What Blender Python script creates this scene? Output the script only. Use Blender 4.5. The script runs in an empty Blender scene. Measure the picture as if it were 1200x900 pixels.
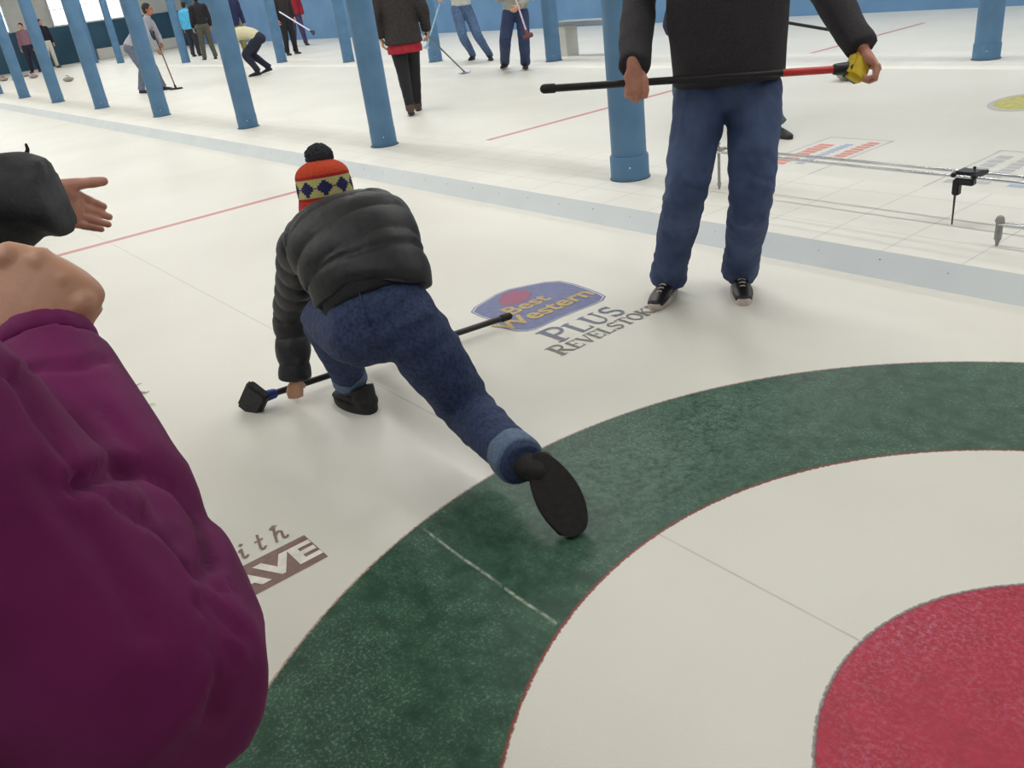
import bpy, bmesh, math, random
from math import sin, cos, pi, radians
from mathutils import Vector, Matrix, noise
import numpy as np
V = Vector
random.seed(7)
sc = bpy.context.scene
COL = sc.collection
# ------------------------------------------------------------------ camera (metres; x along the sheet, y across, tee at the origin)
FPX, YAW, PITCH, ROLL = 1005.2, -0.626, 0.4504, -0.1335
CAM = V((-0.147, 1.416, 1.454))
F = V((cos(YAW)*cos(PITCH), sin(YAW)*cos(PITCH), -sin(PITCH)))
_r = V((sin(YAW), -cos(YAW), 0)); _u = _r.cross(F)
R = _r*cos(ROLL)+_u*sin(ROLL); U = -_r*sin(ROLL)+_u*cos(ROLL)
def ray(u, v): return F + R*((u-600)/FPX) - U*((v-450)/FPX)
def at(u, v, d): return CAM + ray(u, v)*d
def atz(u, v, z=0.0):
    d = ray(u, v); return CAM + d*((z-CAM.z)/d.z)
cd = bpy.data.cameras.new('camera'); cam = bpy.data.objects.new('camera', cd); COL.objects.link(cam)
cam.matrix_world = Matrix(((R.x, U.x, -F.x, CAM.x), (R.y, U.y, -F.y, CAM.y), (R.z, U.z, -F.z, CAM.z), (0, 0, 0, 1)))
cd.sensor_fit = 'HORIZONTAL'; cd.sensor_width = 36; cd.lens = 36*FPX/1200; cd.clip_start = 0.05; cd.clip_end = 200
sc.camera = cam

# ------------------------------------------------------------------ materials
def lin(c):
    return tuple(((x/255)/12.92 if x/255 <= .04045 else ((x/255+.055)/1.055)**2.4) for x in c)+(1,)
MATS = {}
def mat(name, rgb, rough=.6, rgb2=None, scale=20., detail=3., bump=0., bscale=None, metal=0., spec=.5, sheen=0., coat=0., contrast=(.35, .65)):
    if name in MATS: return MATS[name]
    m = bpy.data.materials.new(name); m.use_nodes = True; MATS[name] = m
    nt = m.node_tree; b = nt.nodes['Principled BSDF']
    b.inputs['Roughness'].default_value = rough; b.inputs['Metallic'].default_value = metal
    b.inputs['Specular IOR Level'].default_value = spec
    b.inputs['Sheen Weight'].default_value = sheen
    tc = nt.nodes.new('ShaderNodeTexCoord')
    n = nt.nodes.new('ShaderNodeTexNoise'); n.inputs['Scale'].default_value = scale; n.inputs['Detail'].default_value = detail
    nt.links.new(tc.outputs['Object'], n.inputs['Vector'])
    r = nt.nodes.new('ShaderNodeValToRGB'); r.color_ramp.elements[0].position = contrast[0]; r.color_ramp.elements[1].position = contrast[1]
    c2 = rgb2 or tuple(min(255, x*1.12) for x in rgb)
    r.color_ramp.elements[0].color = lin(rgb); r.color_ramp.elements[1].color = lin(c2)
    nt.links.new(n.outputs['Fac'], r.inputs['Fac']); nt.links.new(r.outputs['Color'], b.inputs['Base Color'])
    if bump:
        n2 = nt.nodes.new('ShaderNodeTexNoise'); n2.inputs['Scale'].default_value = bscale or scale*3; n2.inputs['Detail'].default_value = 4
        nt.links.new(tc.outputs['Object'], n2.inputs['Vector'])
        bp = nt.nodes.new('ShaderNodeBump'); bp.inputs['Strength'].default_value = bump; bp.inputs['Distance'].default_value = .01
        nt.links.new(n2.outputs['Fac'], bp.inputs['Height']); nt.links.new(bp.outputs['Normal'], b.inputs['Normal'])
    return m
SKIN = mat('skin', (196, 146, 118), .5, (208, 160, 132), 25, 3, .12, 220)
SKIN_WARM = mat('skin_tan', (186, 140, 114), .5, (200, 152, 126), 9, 3, .05, 160)
SKIN_PINK = mat('skin_pink', (190, 130, 112), .5, (204, 146, 124), 30, 3, .1, 220)
DENIM = mat('denim', (34, 46, 78), .85, (52, 68, 106), 90, 6, .3, 400)
DENIM_MAN = mat('denim_mid', (46, 62, 100), .85, (76, 94, 132), 5, 6, .3, 400)
DENIM_LIGHT = mat('denim_turnup', (84, 104, 132), .85, (104, 124, 150), 90, 5, .3, 400)
DENIM_PALE = mat('denim_pale', (70, 92, 128), .85, (88, 112, 148), 30, 5)
BLACK_CLOTH = mat('black_cloth', (20, 20, 24), .85, (30, 30, 36), 120, 5, .2, 500)
PUFFER = mat('black_puffer', (22, 23, 28), .55, (31, 32, 38), 60, 4, .15, 160)
SWEATER = mat('charcoal_fleece', (44, 42, 47), .95, (66, 63, 68), 260, 6, .5, 500)
PURPLE = mat('purple_shell', (98, 18, 76), .7, (112, 26, 88), 10, 3, .04, 60, spec=.25)
GREYSHELL = mat('slate_shell', (44, 46, 50), .7, (58, 60, 62), 40, 4, .2, 200)
HAIR = mat('dark_hair', (26, 20, 18), .6, (44, 34, 28), 80, 5, .5, 300)
HAIR_LT = mat('brown_hair', (120, 84, 56), .6, (150, 108, 74), 80, 5, .5, 300)
RUBBER = mat('black_rubber', (30, 28, 30), .75, (42, 39, 41), 60, 4, .3, 220)
LEATHER = mat('black_leather', (18, 17, 20), .35, (30, 28, 32), 60, 4, .1)
WHITE_SOLE = mat('white_sole', (190, 180, 172), .7)
LACE = mat('lace', (196, 188, 170), .8)

# ------------------------------------------------------------------ objects
ORG = {}
def empty(name, loc, label, cat, group=None):
    o = bpy.data.objects.new(name, None); COL.objects.link(o); o.location = loc; o.empty_display_size = .1
    o['label'] = label; o['category'] = cat
    if group: o['group'] = group
    ORG[o.name] = V(loc); return o
def link(name, me, mats, parent=None, smooth=True, loc=None):
    """me is a mesh in world coordinates (unless loc is given, then local coordinates at loc)"""
    o = bpy.data.objects.new(name, me); COL.objects.link(o)
    if parent is not None:
        o.parent = parent; org = ORG[parent.name]
        me.transform(Matrix.Translation(-org)); ORG[o.name] = org
    elif loc is not None:
        me.transform(Matrix.Translation(-V(loc))); o.location = loc; ORG[o.name] = V(loc)
    else: ORG[o.name] = V((0, 0, 0))
    for m in (mats if isinstance(mats, (list, tuple)) else [mats]): me.materials.append(m)
    if smooth is True: me.polygons.foreach_set('use_smooth', [True]*len(me.polygons))
    elif smooth:
        me.polygons.foreach_set('use_smooth', [True]*len(me.polygons)); me.set_sharp_from_angle(angle=radians(smooth))
    me.update(); return o
def tag(o, label, cat, group=None):
    o['label'] = label; o['category'] = cat
    if group: o['group'] = group
    return o
def struct(o, label=None):
    o['kind'] = 'structure'
    if label: o['label'] = label
    return o

def to_mesh(bm, name='m'):
    bmesh.ops.recalc_face_normals(bm, faces=bm.faces)
    me = bpy.data.meshes.new(name); bm.to_mesh(me); bm.free(); return me
def ringed(bm, rings, closed_ends=True):
    vs = [[bm.verts.new(p) for p in r] for r in rings]
    n = len(vs[0])
    for a, b in zip(vs, vs[1:]):
        for i in range(n): bm.faces.new((a[i], a[(i+1) % n], b[(i+1) % n], b[i]))
    if closed_ends:
        bm.faces.new(vs[0][::-1]); bm.faces.new(vs[-1])
def frame(t, s):
    t = t.normalized(); s = (s - t*s.dot(t))
    if s.length < 1e-5: s = t.orthogonal()
    s.normalize(); return s, t.cross(s)
def sweep(bm, pts, radii, side=None, n=20, caps=(True, True)):
    """closed tube; radii: r or (r_side, r_depth); side: vector or list of vectors; caps: round ends or flat"""
    pts = [V(p) for p in pts]; k = len(pts)
    radii = [(r, r) if not isinstance(r, (tuple, list)) else r for r in radii]
    rings = []
    def sd(i):
        if side is None: return None
        return V(side[i]) if isinstance(side, list) else V(side)
    s_prev = None; fr = []
    for i in range(k):
        t = (pts[min(i+1, k-1)]-pts[max(i-1, 0)])
        if i not in (0, k-1):
            t = (pts[i+1]-pts[i]).normalized()+(pts[i]-pts[i-1]).normalized()
        s = sd(i) if side is not None else (s_prev if s_prev is not None else t.orthogonal())
        s, f = frame(t, s); s_prev = s; fr.append((s, f, t.normalized()))
    def ring(c, s, f, a, b): return [c+s*(a*cos(2*pi*j/n))+f*(b*sin(2*pi*j/n)) for j in range(n)]
    if caps[0]:
        s, f, t = fr[0]; a, b = radii[0]; m = min(a, b)
        for q in (80, 60, 40, 20): rings.append(ring(pts[0]-t*m*sin(radians(q)), s, f, a*cos(radians(q)), b*cos(radians(q))))
    for i in range(k): rings.append(ring(pts[i], fr[i][0], fr[i][1], *radii[i]))
    if caps[1]:
        s, f, t = fr[-1]; a, b = radii[-1]; m = min(a, b)
        for q in (20, 40, 60, 80): rings.append(ring(pts[-1]+t*m*sin(radians(q)), s, f, a*cos(radians(q)), b*cos(radians(q))))
    ringed(bm, rings)
def spline(pts, vals, m=4):
    """Catmull-Rom resample of points and radii"""
    pts = [V(p) for p in pts]; vals = [V(v if isinstance(v, (tuple, list)) else (v, v)).to_3d() if False else np.array(v if isinstance(v, (tuple, list)) else (v, v), float) for v in vals]
    P = [np.array(p) for p in pts]; out, ov = [], []
    for i in range(len(P)-1):
        p0, p1, p2, p3 = P[max(i-1, 0)], P[i], P[i+1], P[min(i+2, len(P)-1)]
        v0, v1, v2, v3 = vals[max(i-1, 0)], vals[i], vals[i+1], vals[min(i+2, len(P)-1)]
        for j in range(m):
            t = j/m
            f = lambda a, b, c, d: .5*((2*b)+(-a+c)*t+(2*a-5*b+4*c-d)*t*t+(-a+3*b-3*c+d)*t**3)
            out.append(V(f(p0, p1, p2, p3))); ov.append(tuple(np.maximum(f(v0, v1, v2, v3), .002)))
    out.append(V(P[-1])); ov.append(tuple(vals[-1]))
    return out, ov
def limb(bm, pts, radii, side=None, n=18, caps=(True, True), m=4):
    p, r = spline(pts, radii, m); sweep(bm, p, r, side, n, caps)
def ell(bm, c, r, X=V((1, 0, 0)), Z=V((0, 0, 1)), seg=20):
    X = V(X).normalized(); Z = V(Z); Z = (Z-X*Z.dot(X)).normalized(); Y = Z.cross(X)
    M = Matrix(((X.x, Y.x, Z.x, c[0]), (X.y, Y.y, Z.y, c[1]), (X.z, Y.z, Z.z, c[2]), (0, 0, 0, 1)))
    bmesh.ops.create_uvsphere(bm, u_segments=seg, v_segments=max(8, seg//2), radius=1, matrix=M @ Matrix.Diagonal((r[0], r[1], r[2], 1)))
def box(bm, c, s, X=V((1, 0, 0)), Z=V((0, 0, 1)), bev=0.):
    X = V(X).normalized(); Z = V(Z); Z = (Z-X*Z.dot(X)).normalized(); Y = Z.cross(X)
    M = Matrix(((X.x, Y.x, Z.x, c[0]), (X.y, Y.y, Z.y, c[1]), (X.z, Y.z, Z.z, c[2]), (0, 0, 0, 1)))
    t = bmesh.new(); bmesh.ops.create_cube(t, size=1, matrix=Matrix.Diagonal((s[0], s[1], s[2], 1)))
    if bev: bmesh.ops.bevel(t, geom=t.edges[:], offset=bev, segments=2, affect='EDGES')
    t.transform(M); me = bpy.data.meshes.new('t'); t.to_mesh(me); t.free(); bm.from_mesh(me); bpy.data.meshes.remove(me)
def cyl(bm, a, b, r0, r1=None, n=24): sweep(bm, [V(a), V(b)], [r0, r0 if r1 is None else r1], None, n, (False, False))
def lathe(bm, prof, c, n=48, X=V((1, 0, 0)), Z=V((0, 0, 1))):
    X = V(X).normalized(); Z = V(Z).normalized(); X = (X-Z*X.dot(Z)).normalized(); Y = Z.cross(X)
    ringed(bm, [[V(c)+X*(max(r, 1e-4)*cos(2*pi*j/n))+Y*(max(r, 1e-4)*sin(2*pi*j/n))+Z*z for j in range(n)] for r, z in prof])

_tmp = None
def fuse(bm, voxel, smooth=4, disp=None, name='m'):
    """closed shells -> one continuous skin, softened, then moved along its normals by disp(co, no)"""
    me = to_mesh(bm, name); o = bpy.data.objects.new('tmp', me); COL.objects.link(o)
    r = o.modifiers.new('r', 'REMESH'); r.mode = 'VOXEL'; r.voxel_size = voxel
    if smooth:
        s = o.modifiers.new('s', 'SMOOTH'); s.factor = .5; s.iterations = smooth
    dg = bpy.context.evaluated_depsgraph_get(); dg.update()
    out = bpy.data.meshes.new_from_object(o.evaluated_get(dg), depsgraph=dg)
    bpy.data.objects.remove(o); bpy.data.meshes.remove(me)
    if disp:
        no = [v.normal.copy() for v in out.vertices]
        for v, nn in zip(out.vertices, no): v.co += nn*disp(v.co, nn)
    out.update(); return out
def join(*mes):
    bm = bmesh.new()
    for me in mes: bm.from_mesh(me)
    o = bpy.data.meshes.new('j'); bm.to_mesh(o); bm.free(); return o

def folds(amp, scale=6., stretch=(1, 1, .45), seed=0., along=None):
    """soft cloth creases; along = list of joints (p, axis) round which creases bunch"""
    def f(co, no):
        q = V((co.x*stretch[0], co.y*stretch[1], co.z*stretch[2]))*scale+V((seed, seed, seed))
        a = noise.noise(q); b = noise.noise(q*2.3)
        r = 1-abs(noise.noise(q*1.4+V((5, 1, 2))))*2.2
        d = amp*(.6*a+.35*b+.45*max(0, r)-.2)
        if along:
            for p, ax, w, A, fr in along:
                dd = (co-p); s = dd.dot(ax); k = math.exp(-(dd.length/w)**2)
                d += A*k*sin(fr*(s+.03*noise.noise(co*14)))
        return d
    return f
def quilt(chains, pitch, A, extra=None):
    """stitched baffles: chains = list of polylines; rows across each"""
    segs = []
    for ch in chains:
        s = 0
        for a, b in zip(ch, ch[1:]):
            L = (b-a).length; segs.append((a, (b-a)/L, L, s)); s += L
    def f(co, no):
        best = 9; sv = 0
        for a, d, L, s0 in segs:
            t = max(0, min(L, (co-a).dot(d))); e = (co-a-d*t).length
            if e < best: best = e; sv = s0+(co-a).dot(d)*(1 if 0 < t < L else 1)
        ph = abs(sin(pi*(sv+.012*noise.noise(co*9))/pitch))
        w = .35*noise.noise(co*26)+.25*noise.noise(V((co.x*60, co.y*60, co.z*60)))
        return A*(ph**.55-.75)+A*.35*w*(1-ph*.4)+(extra(co, no) if extra else 0)
    return f

# ------------------------------------------------------------------ hands, heads, shoes
def hand(bm, w, d, n, side, curls=(.5, .5, .5, .5), thumb=(.5, .3), s=1., spread=.04, thumb_dir=None):
    """w wrist, d towards the fingers, n out of the back of the hand, side +1 when the thumb lies on d x n; curls in radians per joint"""
    d = V(d).normalized(); n = V(n); n = (n-d*n.dot(d)).normalized(); t = d.cross(n)*side
    w = V(w)
    sweep(bm, [w-d*.03*s, w, w+d*.03*s, w+d*.065*s, w+d*.092*s], [(.026*s, .021*s), (.027*s, .019*s), (.036*s, .018*s), (.040*s, .0155*s), (.038*s, .0125*s)], t, 20)
    ell(bm, w+d*.04*s+t*.022*s-n*.008*s, (.032*s, .018*s, .017*s), d, n)
    ell(bm, w+d*.045*s-t*.024*s-n*.007*s, (.034*s, .014*s, .014*s), d, n)
    offs = (.0285, .0097, -.0095, -.0275); lens = (.070, .078, .073, .058); rad = (.0088, .0092, .0088, .0078); base = (.088, .094, .090, .082)
    for i in range(4):
        c = curls[i]; c = (c, c*1.05, c*.75) if not isinstance(c, (tuple, list)) else c
        dd = (d+t*(spread*(1.5-i))).normalized(); nn = (n-dd*n.dot(dd)).normalized()
        p = w+d*(base[i]-.02)*s+t*offs[i]*s; pts = [p, w+d*base[i]*s+t*offs[i]*s]; rs = [rad[i]*1.0*s, rad[i]*1.16*s]
        L = lens[i]*s; a = 0; q = pts[-1]
        for j, fr in enumerate((.46, .30, .24)):
            a += c[j]; v = dd*cos(a)-nn*sin(a)
            pts.append(q+v*L*fr*.5); rs.append(rad[i]*(1.0-.07*j)*s*.97)
            q = q+v*L*fr; pts.append(q); rs.append(rad[i]*(1.03-.1*j)*s)
        sweep(bm, pts, rs, t, 12)
        ell(bm, w+d*base[i]*s+t*offs[i]*s+n*.003*s, (.012*s, .0098*s, .0105*s), d, n, 12)
    # thumb leaves the side of the palm near its base
    b0 = w+d*.022*s+t*.024*s-n*.006*s
    td = V(thumb_dir).normalized() if thumb_dir is not None else (d*cos(thumb[0])+t*sin(thumb[0])-n*.35).normalized()
    b1 = b0+td*.04*s; td2 = (td-n*thumb[1]+d*.15-t*thumb[1]*.5).normalized(); b2 = b1+td2*.03*s
    td3 = (td2-n*thumb[1]*.6-t*thumb[1]*.4).normalized(); b3 = b2+td3*.024*s
    sweep(bm, [b0, (b0+b1)/2, b1, (b1+b2)/2, b2, b3], [.0150*s, .0135*s, .0118*s, .0103*s, .0108*s, .0092*s], n, 12)

def head(bm, c, face, up=V((0, 0, 1)), s=1.):
    f = V(face).normalized(); up = V(up); up = (up-f*up.dot(f)).normalized(); l = up.cross(f)
    P = lambda a, b, z: c+f*a*s+l*b*s+up*z*s
    ell(bm, P(-.012, 0, .03), (.096*s, .074*s, .085*s), f, up, 28)
    ell(bm, P(.022, 0, -.03), (.066*s, .060*s, .075*s), f, up, 24)
    ell(bm, P(.050, 0, -.082), (.030*s, .030*s, .020*s), f, up)
    for sg in (-1, 1):
        ell(bm, P(-.005, sg*.074, -.005), (.018*s, .007*s, .032*s), f+l*sg*.3, up, 12)
        ell(bm, P(.062, sg*.033, -.028), (.020*s, .022*s, .018*s), f, up, 12)
        ell(bm, P(.072, sg*.030, .026), (.016*s, .024*s, .008*s), f, up, 12)
    sweep(bm, [P(.078, 0, .018), P(.092, 0, -.006), P(.104, 0, -.024), P(.088, 0, -.034)], [.007*s, .009*s, .0125*s, .011*s], l, 10)
    ell(bm, P(.082, 0, -.052), (.011*s, .024*s, .006*s), f, up, 12); ell(bm, P(.080, 0, -.063), (.011*s, .021*s, .007*s), f, up, 12)
def face_details(parent, c, f, up, s=1.):
    f = V(f).normalized(); up = V(up); up = (up-f*up.dot(f)).normalized(); l = up.cross(f)
    for sg in (-1, 1):
        bm = bmesh.new(); ell(bm, c+(f*.072+l*sg*.030+up*.010)*s, (.011*s, .011*s, .009*s), f, up, 12)
        link('eye', to_mesh(bm), [mat('eye', (60, 48, 42), .2)], parent)

def shoe(parent, heel, toe, up, length=.28, s=1., upper=None, sole=None, lace=None, bulky=False):
    """heel and toe are points under the foot on the sole plane"""
    heel, toe = V(heel), V(toe); d = (toe-heel).normalized(); up = V(up); up = (up-d*up.dot(d)).normalized(); t = up.cross(d)
    L = length; P = lambda a, b, z: heel+d*a*L+t*b*L+up*z*L
    k = float(bulky) if bulky else 1.
    bm = bmesh.new()
    limb(bm, [P(.13, 0, .15), P(.3, 0, .16), P(.5, 0, .14), P(.72, 0, .11), P(.90, 0, .085)], [(.115*L*k, .13*L), (.118*L*k, .135*L), (.13*L*k, .12*L), (.155*L*k, .09*L), (.13*L*k, .065*L)], t)
    limb(bm, [P(.17, 0, .10), P(.2, 0, .28), P(.22, 0, .36)], [(.11*L*k, .13*L), (.12*L*k, .145*L), (.125*L*k, .15*L)], t, caps=(True, False))
    me = fuse(bm, .006 if L > .2 else .006, 3)
    # flatten underside
    for v in me.vertices:
        z = (v.co-heel).dot(up)
        if z < .035*L: v.co += up*(.035*L-z)
    sh = link('shoe', me, [upper or LEATHER], parent)
    bm = bmesh.new(); ov = []
    for i in range(40):
        a = 2*pi*i/40; x = .5+.5*cos(a); w = (.115+.05*math.sin(min(1, x*1.2)*pi*.62)-.0)*k
        y = sin(a); y = (abs(y)**.75)*(1 if y > 0 else -1)*w*(1.03)
        ov.append((x, y))
    th = .095 if not bulky else .11
    rings = [[P(x*.985+.0075, y*.96, 0) for x, y in ov], [P(x, y, .012) for x, y in ov], [P(x, y, th*.8) for x, y in ov], [P(x*.98+.01, y*.95, th) for x, y in ov]]
    ringed(bm, rings)
    link('sole', to_mesh(bm), [sole or RUBBER], sh, smooth=40)
    if lace:
        bm = bmesh.new()
        for j in range(4):
            x = .42+.085*j; z = .262-.026*j; 
            limb(bm, [P(x, -.075, z-.03), P(x+.01, -.03, z+.012), P(x+.03, .03, z+.012), P(x+.045, .075, z-.032)], [.0035]*4, n=8)
            limb(bm, [P(x, .075, z-.03), P(x+.01, .03, z+.014), P(x+.03, -.03, z+.014), P(x+.045, -.075, z-.032)], [.0035]*4, n=8)
        for sg in (-1, 1): limb(bm, [P(.44, 0, .275), P(.42, sg*.07, .30), P(.47, sg*.12, .25), P(.46, sg*.03, .27)], [.003]*4, n=8)
        link('laces', to_mesh(bm), [lace], sh)
    return sh

# ------------------------------------------------------------------ people
def local_frame(x, y, ang):
    f = V((cos(ang), sin(ang), 0)); l = V((-sin(ang), cos(ang), 0)); o = V((x, y, 0))
    return lambda a, b, c: o+f*a+l*b+V((0, 0, c)), f, l
def stand_joints(x, y, ang, H=1.75, over=None, stance=.12, lean=0.):
    P, f, l = local_frame(x, y, ang); k = H/1.75
    J = dict(pel=(0, 0, .96), wai=(.0+lean*.3, 0, 1.09), che=(.0+lean*.7, 0, 1.30), sho=(-.01+lean, 0, 1.43), nec=(.005+lean*1.1, 0, 1.50), hed=(.03+lean*1.2, 0, 1.63))
    for s, g in (('L', 1), ('R', -1)):
        J['sh'+s] = (-.01+lean, g*.19, 1.41); J['el'+s] = (-.03+lean, g*.25, 1.13); J['wr'+s] = (.05+lean, g*.25, .88)
        J['hi'+s] = (0, g*.09, .92); J['kn'+s] = (.02, g*(.07+stance*.45), .49); J['an'+s] = (-.02, g*(.05+stance), .09); J['to'+s] = (.19, g*(.07+stance), .0); J['he'+s] = (-.085, g*(.04+stance), .0)
    W = {a: P(*(np.array(b)*k)) for a, b in J.items()}
    if over:
        for a, b in over.items(): W[a] = b if isinstance(b, Vector) else P(*b)
    W['f'], W['l'], W['P'] = f, l, P
    return W

def person(label, J, shirt, pants, shoes=None, skin=SKIN, hair=HAIR, group=None, gname='jacket', pname='trousers', build=1., vox=.014, sleeve=1.0, hem=0.0, legs=(.098, .082, .066, .062, .07), hands=None, headopts=None, root=None, shirt_disp=None, pants_disp=None, arm_r=(.072, .062, .052, .046), torso=None, shoe_kw=None, skip_head=False, hand_s=1., skirt=None, hvox=None, cuffs=None, handmat=None, shoe_up=None, cuff_ext=0.):
    base = V((J['pel'].x, J['pel'].y, min(J['anL'].z, J['anR'].z)-.09)) if root is None else V(root)
    E = empty('person', base, label, 'person', group)
    l_hip = (J['hiL']-J['hiR']).normalized(); l_sh = (J['shL']-J['shR']).normalized(); l_mid = (l_hip+l_sh).normalized()
    sides = [l_hip, l_hip, l_mid, l_sh, l_sh, l_sh]
    b = build
    # body: head, neck, trunk, limbs and hands in one skin
    bm = bmesh.new()
    sweep(bm, [J['pel'], J['wai'], J['che'], J['sho'], J['nec']], [(.13*b, .085*b), (.115*b, .08*b), (.13*b, .085*b), (.13*b, .06), (.052, .052)], [l_hip, l_mid, l_sh, l_sh, l_sh], 20)
    hc = J['hed']; hf = J.get('hf', J['f'] if 'f' in J else V((1, 0, 0))); hu = (hc-J['nec']).normalized() if 'hu' not in J else J['hu']
    limb(bm, [J['nec']-(hc-J['nec'])*.3, J['nec'], J['nec'].lerp(hc, .6)], [.058, .055, .052], l_sh)
    for s in 'LR':
        hw = ((hands or {}).get(s) or {}).get('w') if (hands or {}).get(s) != 'none' else None
        if hw is None: limb(bm, [J['sh'+s], J['el'+s], J['wr'+s]], [.045, .038, .026])
        else: limb(bm, [J['sh'+s], J['el'+s], J['el'+s].lerp(hw, .75), hw], [.045, .038, .029, .022])
        h_, k_, a_ = J['hi'+s], J['kn'+s], J['an'+s]
        limb(bm, [h_, h_.lerp(k_, .3), h_.lerp(k_, .65), k_, k_.lerp(a_, .35), k_.lerp(a_, .7), a_], [legs[0]*.7, legs[0]*.66, legs[0]*.55, legs[1]*.6, legs[2]*.68, legs[2]*.55, .034])
        bm2_dir = J['to'+s]-J['he'+s]
        mid_ = J['he'+s].lerp(J['to'+s], .5); limb(bm, [J['an'+s], J['an'+s].lerp(mid_, .15), J['an'+s].lerp(mid_, .28)], [.030, .024, .018])
    bt = bm
    me1 = fuse(bt, max(vox, .011), 3)
    parts = [me1]
    if not skip_head:
        bm = bmesh.new(); head(bm, hc, hf, hu); limb(bm, [J['nec'], J['nec'].lerp(hc, .55)], [.054, .052], l_sh)
        parts.append(fuse(bm, hvox or (.007 if vox > .01 else .004), 2))
    for s, g in (('L', 1), ('R', -1)):
        hd = (hands or {}).get(s)
        w = J['wr'+s]; fd = (w-J['el'+s]).normalized()
        if hd == 'none': continue
        bm = bmesh.new()
        if hd: hand(bm, hd.get('w', w), hd.get('d', fd), hd['n'], hd['side'], hd.get('curls', (.5,)*4), hd.get('thumb', (.5, .3)), hand_s, hd.get('spread', .04), hd.get('td'))
        else:
            out = J['l']*g if 'l' in J else l_sh*g
            sd = 1 if fd.cross(out).dot(J.get('f', V((1, 0, 0)))) > 0 else -1
            hand(bm, w, fd, out, sd, (.45, .5, .55, .6), (.45, .3), hand_s)
        if hd and hd.get('fore'): limb(bm, [w.lerp(J['el'+s], .5), w], [.036, .027])
        parts.append(fuse(bm, (hd or {}).get('vox', hvox or (.005 if vox > .01 else .003)), 2))
    body = link('body', join(*parts), [skin], E)
    if not skip_head: face_details(body, hc, hf, hu)
    # lower garment
    r = legs
    bm = bmesh.new()
    up0 = (J['wai']-J['pel']).normalized()
    if skirt != 'only':
        sweep(bm, [J['pel']-up0*.05, J['pel'], J['pel']+up0*.05, J['wai']-up0*.03], [(.155*b, .108*b), (.168*b, .118*b), (.16*b, .11*b), (.145*b, .10*b)], l_hip, 28, (True, False))
    for s in 'LR':
        h, k, a = J['hi'+s], J['kn'+s], J['an'+s]
        end = k+(a-k)*1.06
        fore = (h-k).normalized().cross(l_hip)
        limb(bm, [h+(h-k).normalized()*.02, h.lerp(k, .3), h.lerp(k, .65), k, k.lerp(a, .35), k.lerp(a, .7), end], [r[0]*b, r[0]*b, (r[0]+r[1])/2*b, r[1], (r[1]+r[2])/2*1.03, r[2]*1.02, r[4]], l_hip, 22, (True, False), 4)
    tr = link(pname, fuse(bm, vox, 2, pants_disp or folds(.006, 9, (1, 1, .6), 3.)), [pants], E)
    # upper garment
    T = torso or dict()
    hemc = J['pel']+up0*(.02-hem)
    bm = bmesh.new()
    w = T.get('w', (.178, .172, .19, .185, .075)); dd = T.get('d', (.128, .122, .132, .10, .07))
    tp = [hemc, J['wai'], J['che'], J['sho'], J['nec']]
    tr_r = [(w[i]*b, dd[i]*b) for i in range(5)]
    p2, r2 = spline(tp, tr_r, 4)
    s2 = []
    for i in range(len(p2)):
        t = i/(len(p2)-1); s2.append(l_hip.lerp(l_sh, min(1, t*1.3)).normalized())
    sweep(bm, p2, r2, s2, 32, (False, True))
    ar = arm_r
    for s in 'LR':
        sh, el, wr = J['sh'+s], J['el'+s], J['wr'+s]
        inn = J['sho'].lerp(sh, .55); wr = wr+(wr-el)*cuff_ext
        limb(bm, [inn, sh, sh.lerp(el, .5), el, el.lerp(wr, .5), wr.lerp(el, .04)], [ar[0]*1.05, ar[0]*1.05, (ar[0]+ar[1])/2, ar[1], (ar[1]+ar[2])/2, ar[3]*1.05], None, 20, (True, False), 4)
    jk = link(gname, fuse(bm, vox, 3, shirt_disp or folds(.007, 8, (1, 1, .8), 9.)), [shirt], E)
    # shoes
    for s in 'LR':
        kw = shoe_kw or {}
        upv = V((0, 0, 1)) if (shoe_up or {}).get(s) is None else shoe_up[s]
        shoe(E, J['he'+s], J['to'+s]+(J['to'+s]-J['he'+s]).normalized()*.0, upv, length=(J['to'+s]-J['he'+s]).length, upper=shoes or LEATHER, **kw)
    # hair
    if hair is not None and not skip_head:
        bm = bmesh.new(); f = V(hf).normalized(); u = V(hu); u = (u-f*u.dot(f)).normalized(); l = u.cross(f)
        ell(bm, hc-f*.022+u*.040, (.100, .083, .088), f, u, 24); ell(bm, hc-f*.05-u*.01, (.062, .074, .08), f, u, 20)
        me = fuse(bm, .008, 2, lambda co, no: .004*noise.noise(co*40))
        link('hair', me, [hair], E)
    return E, body, tr, jk

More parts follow.
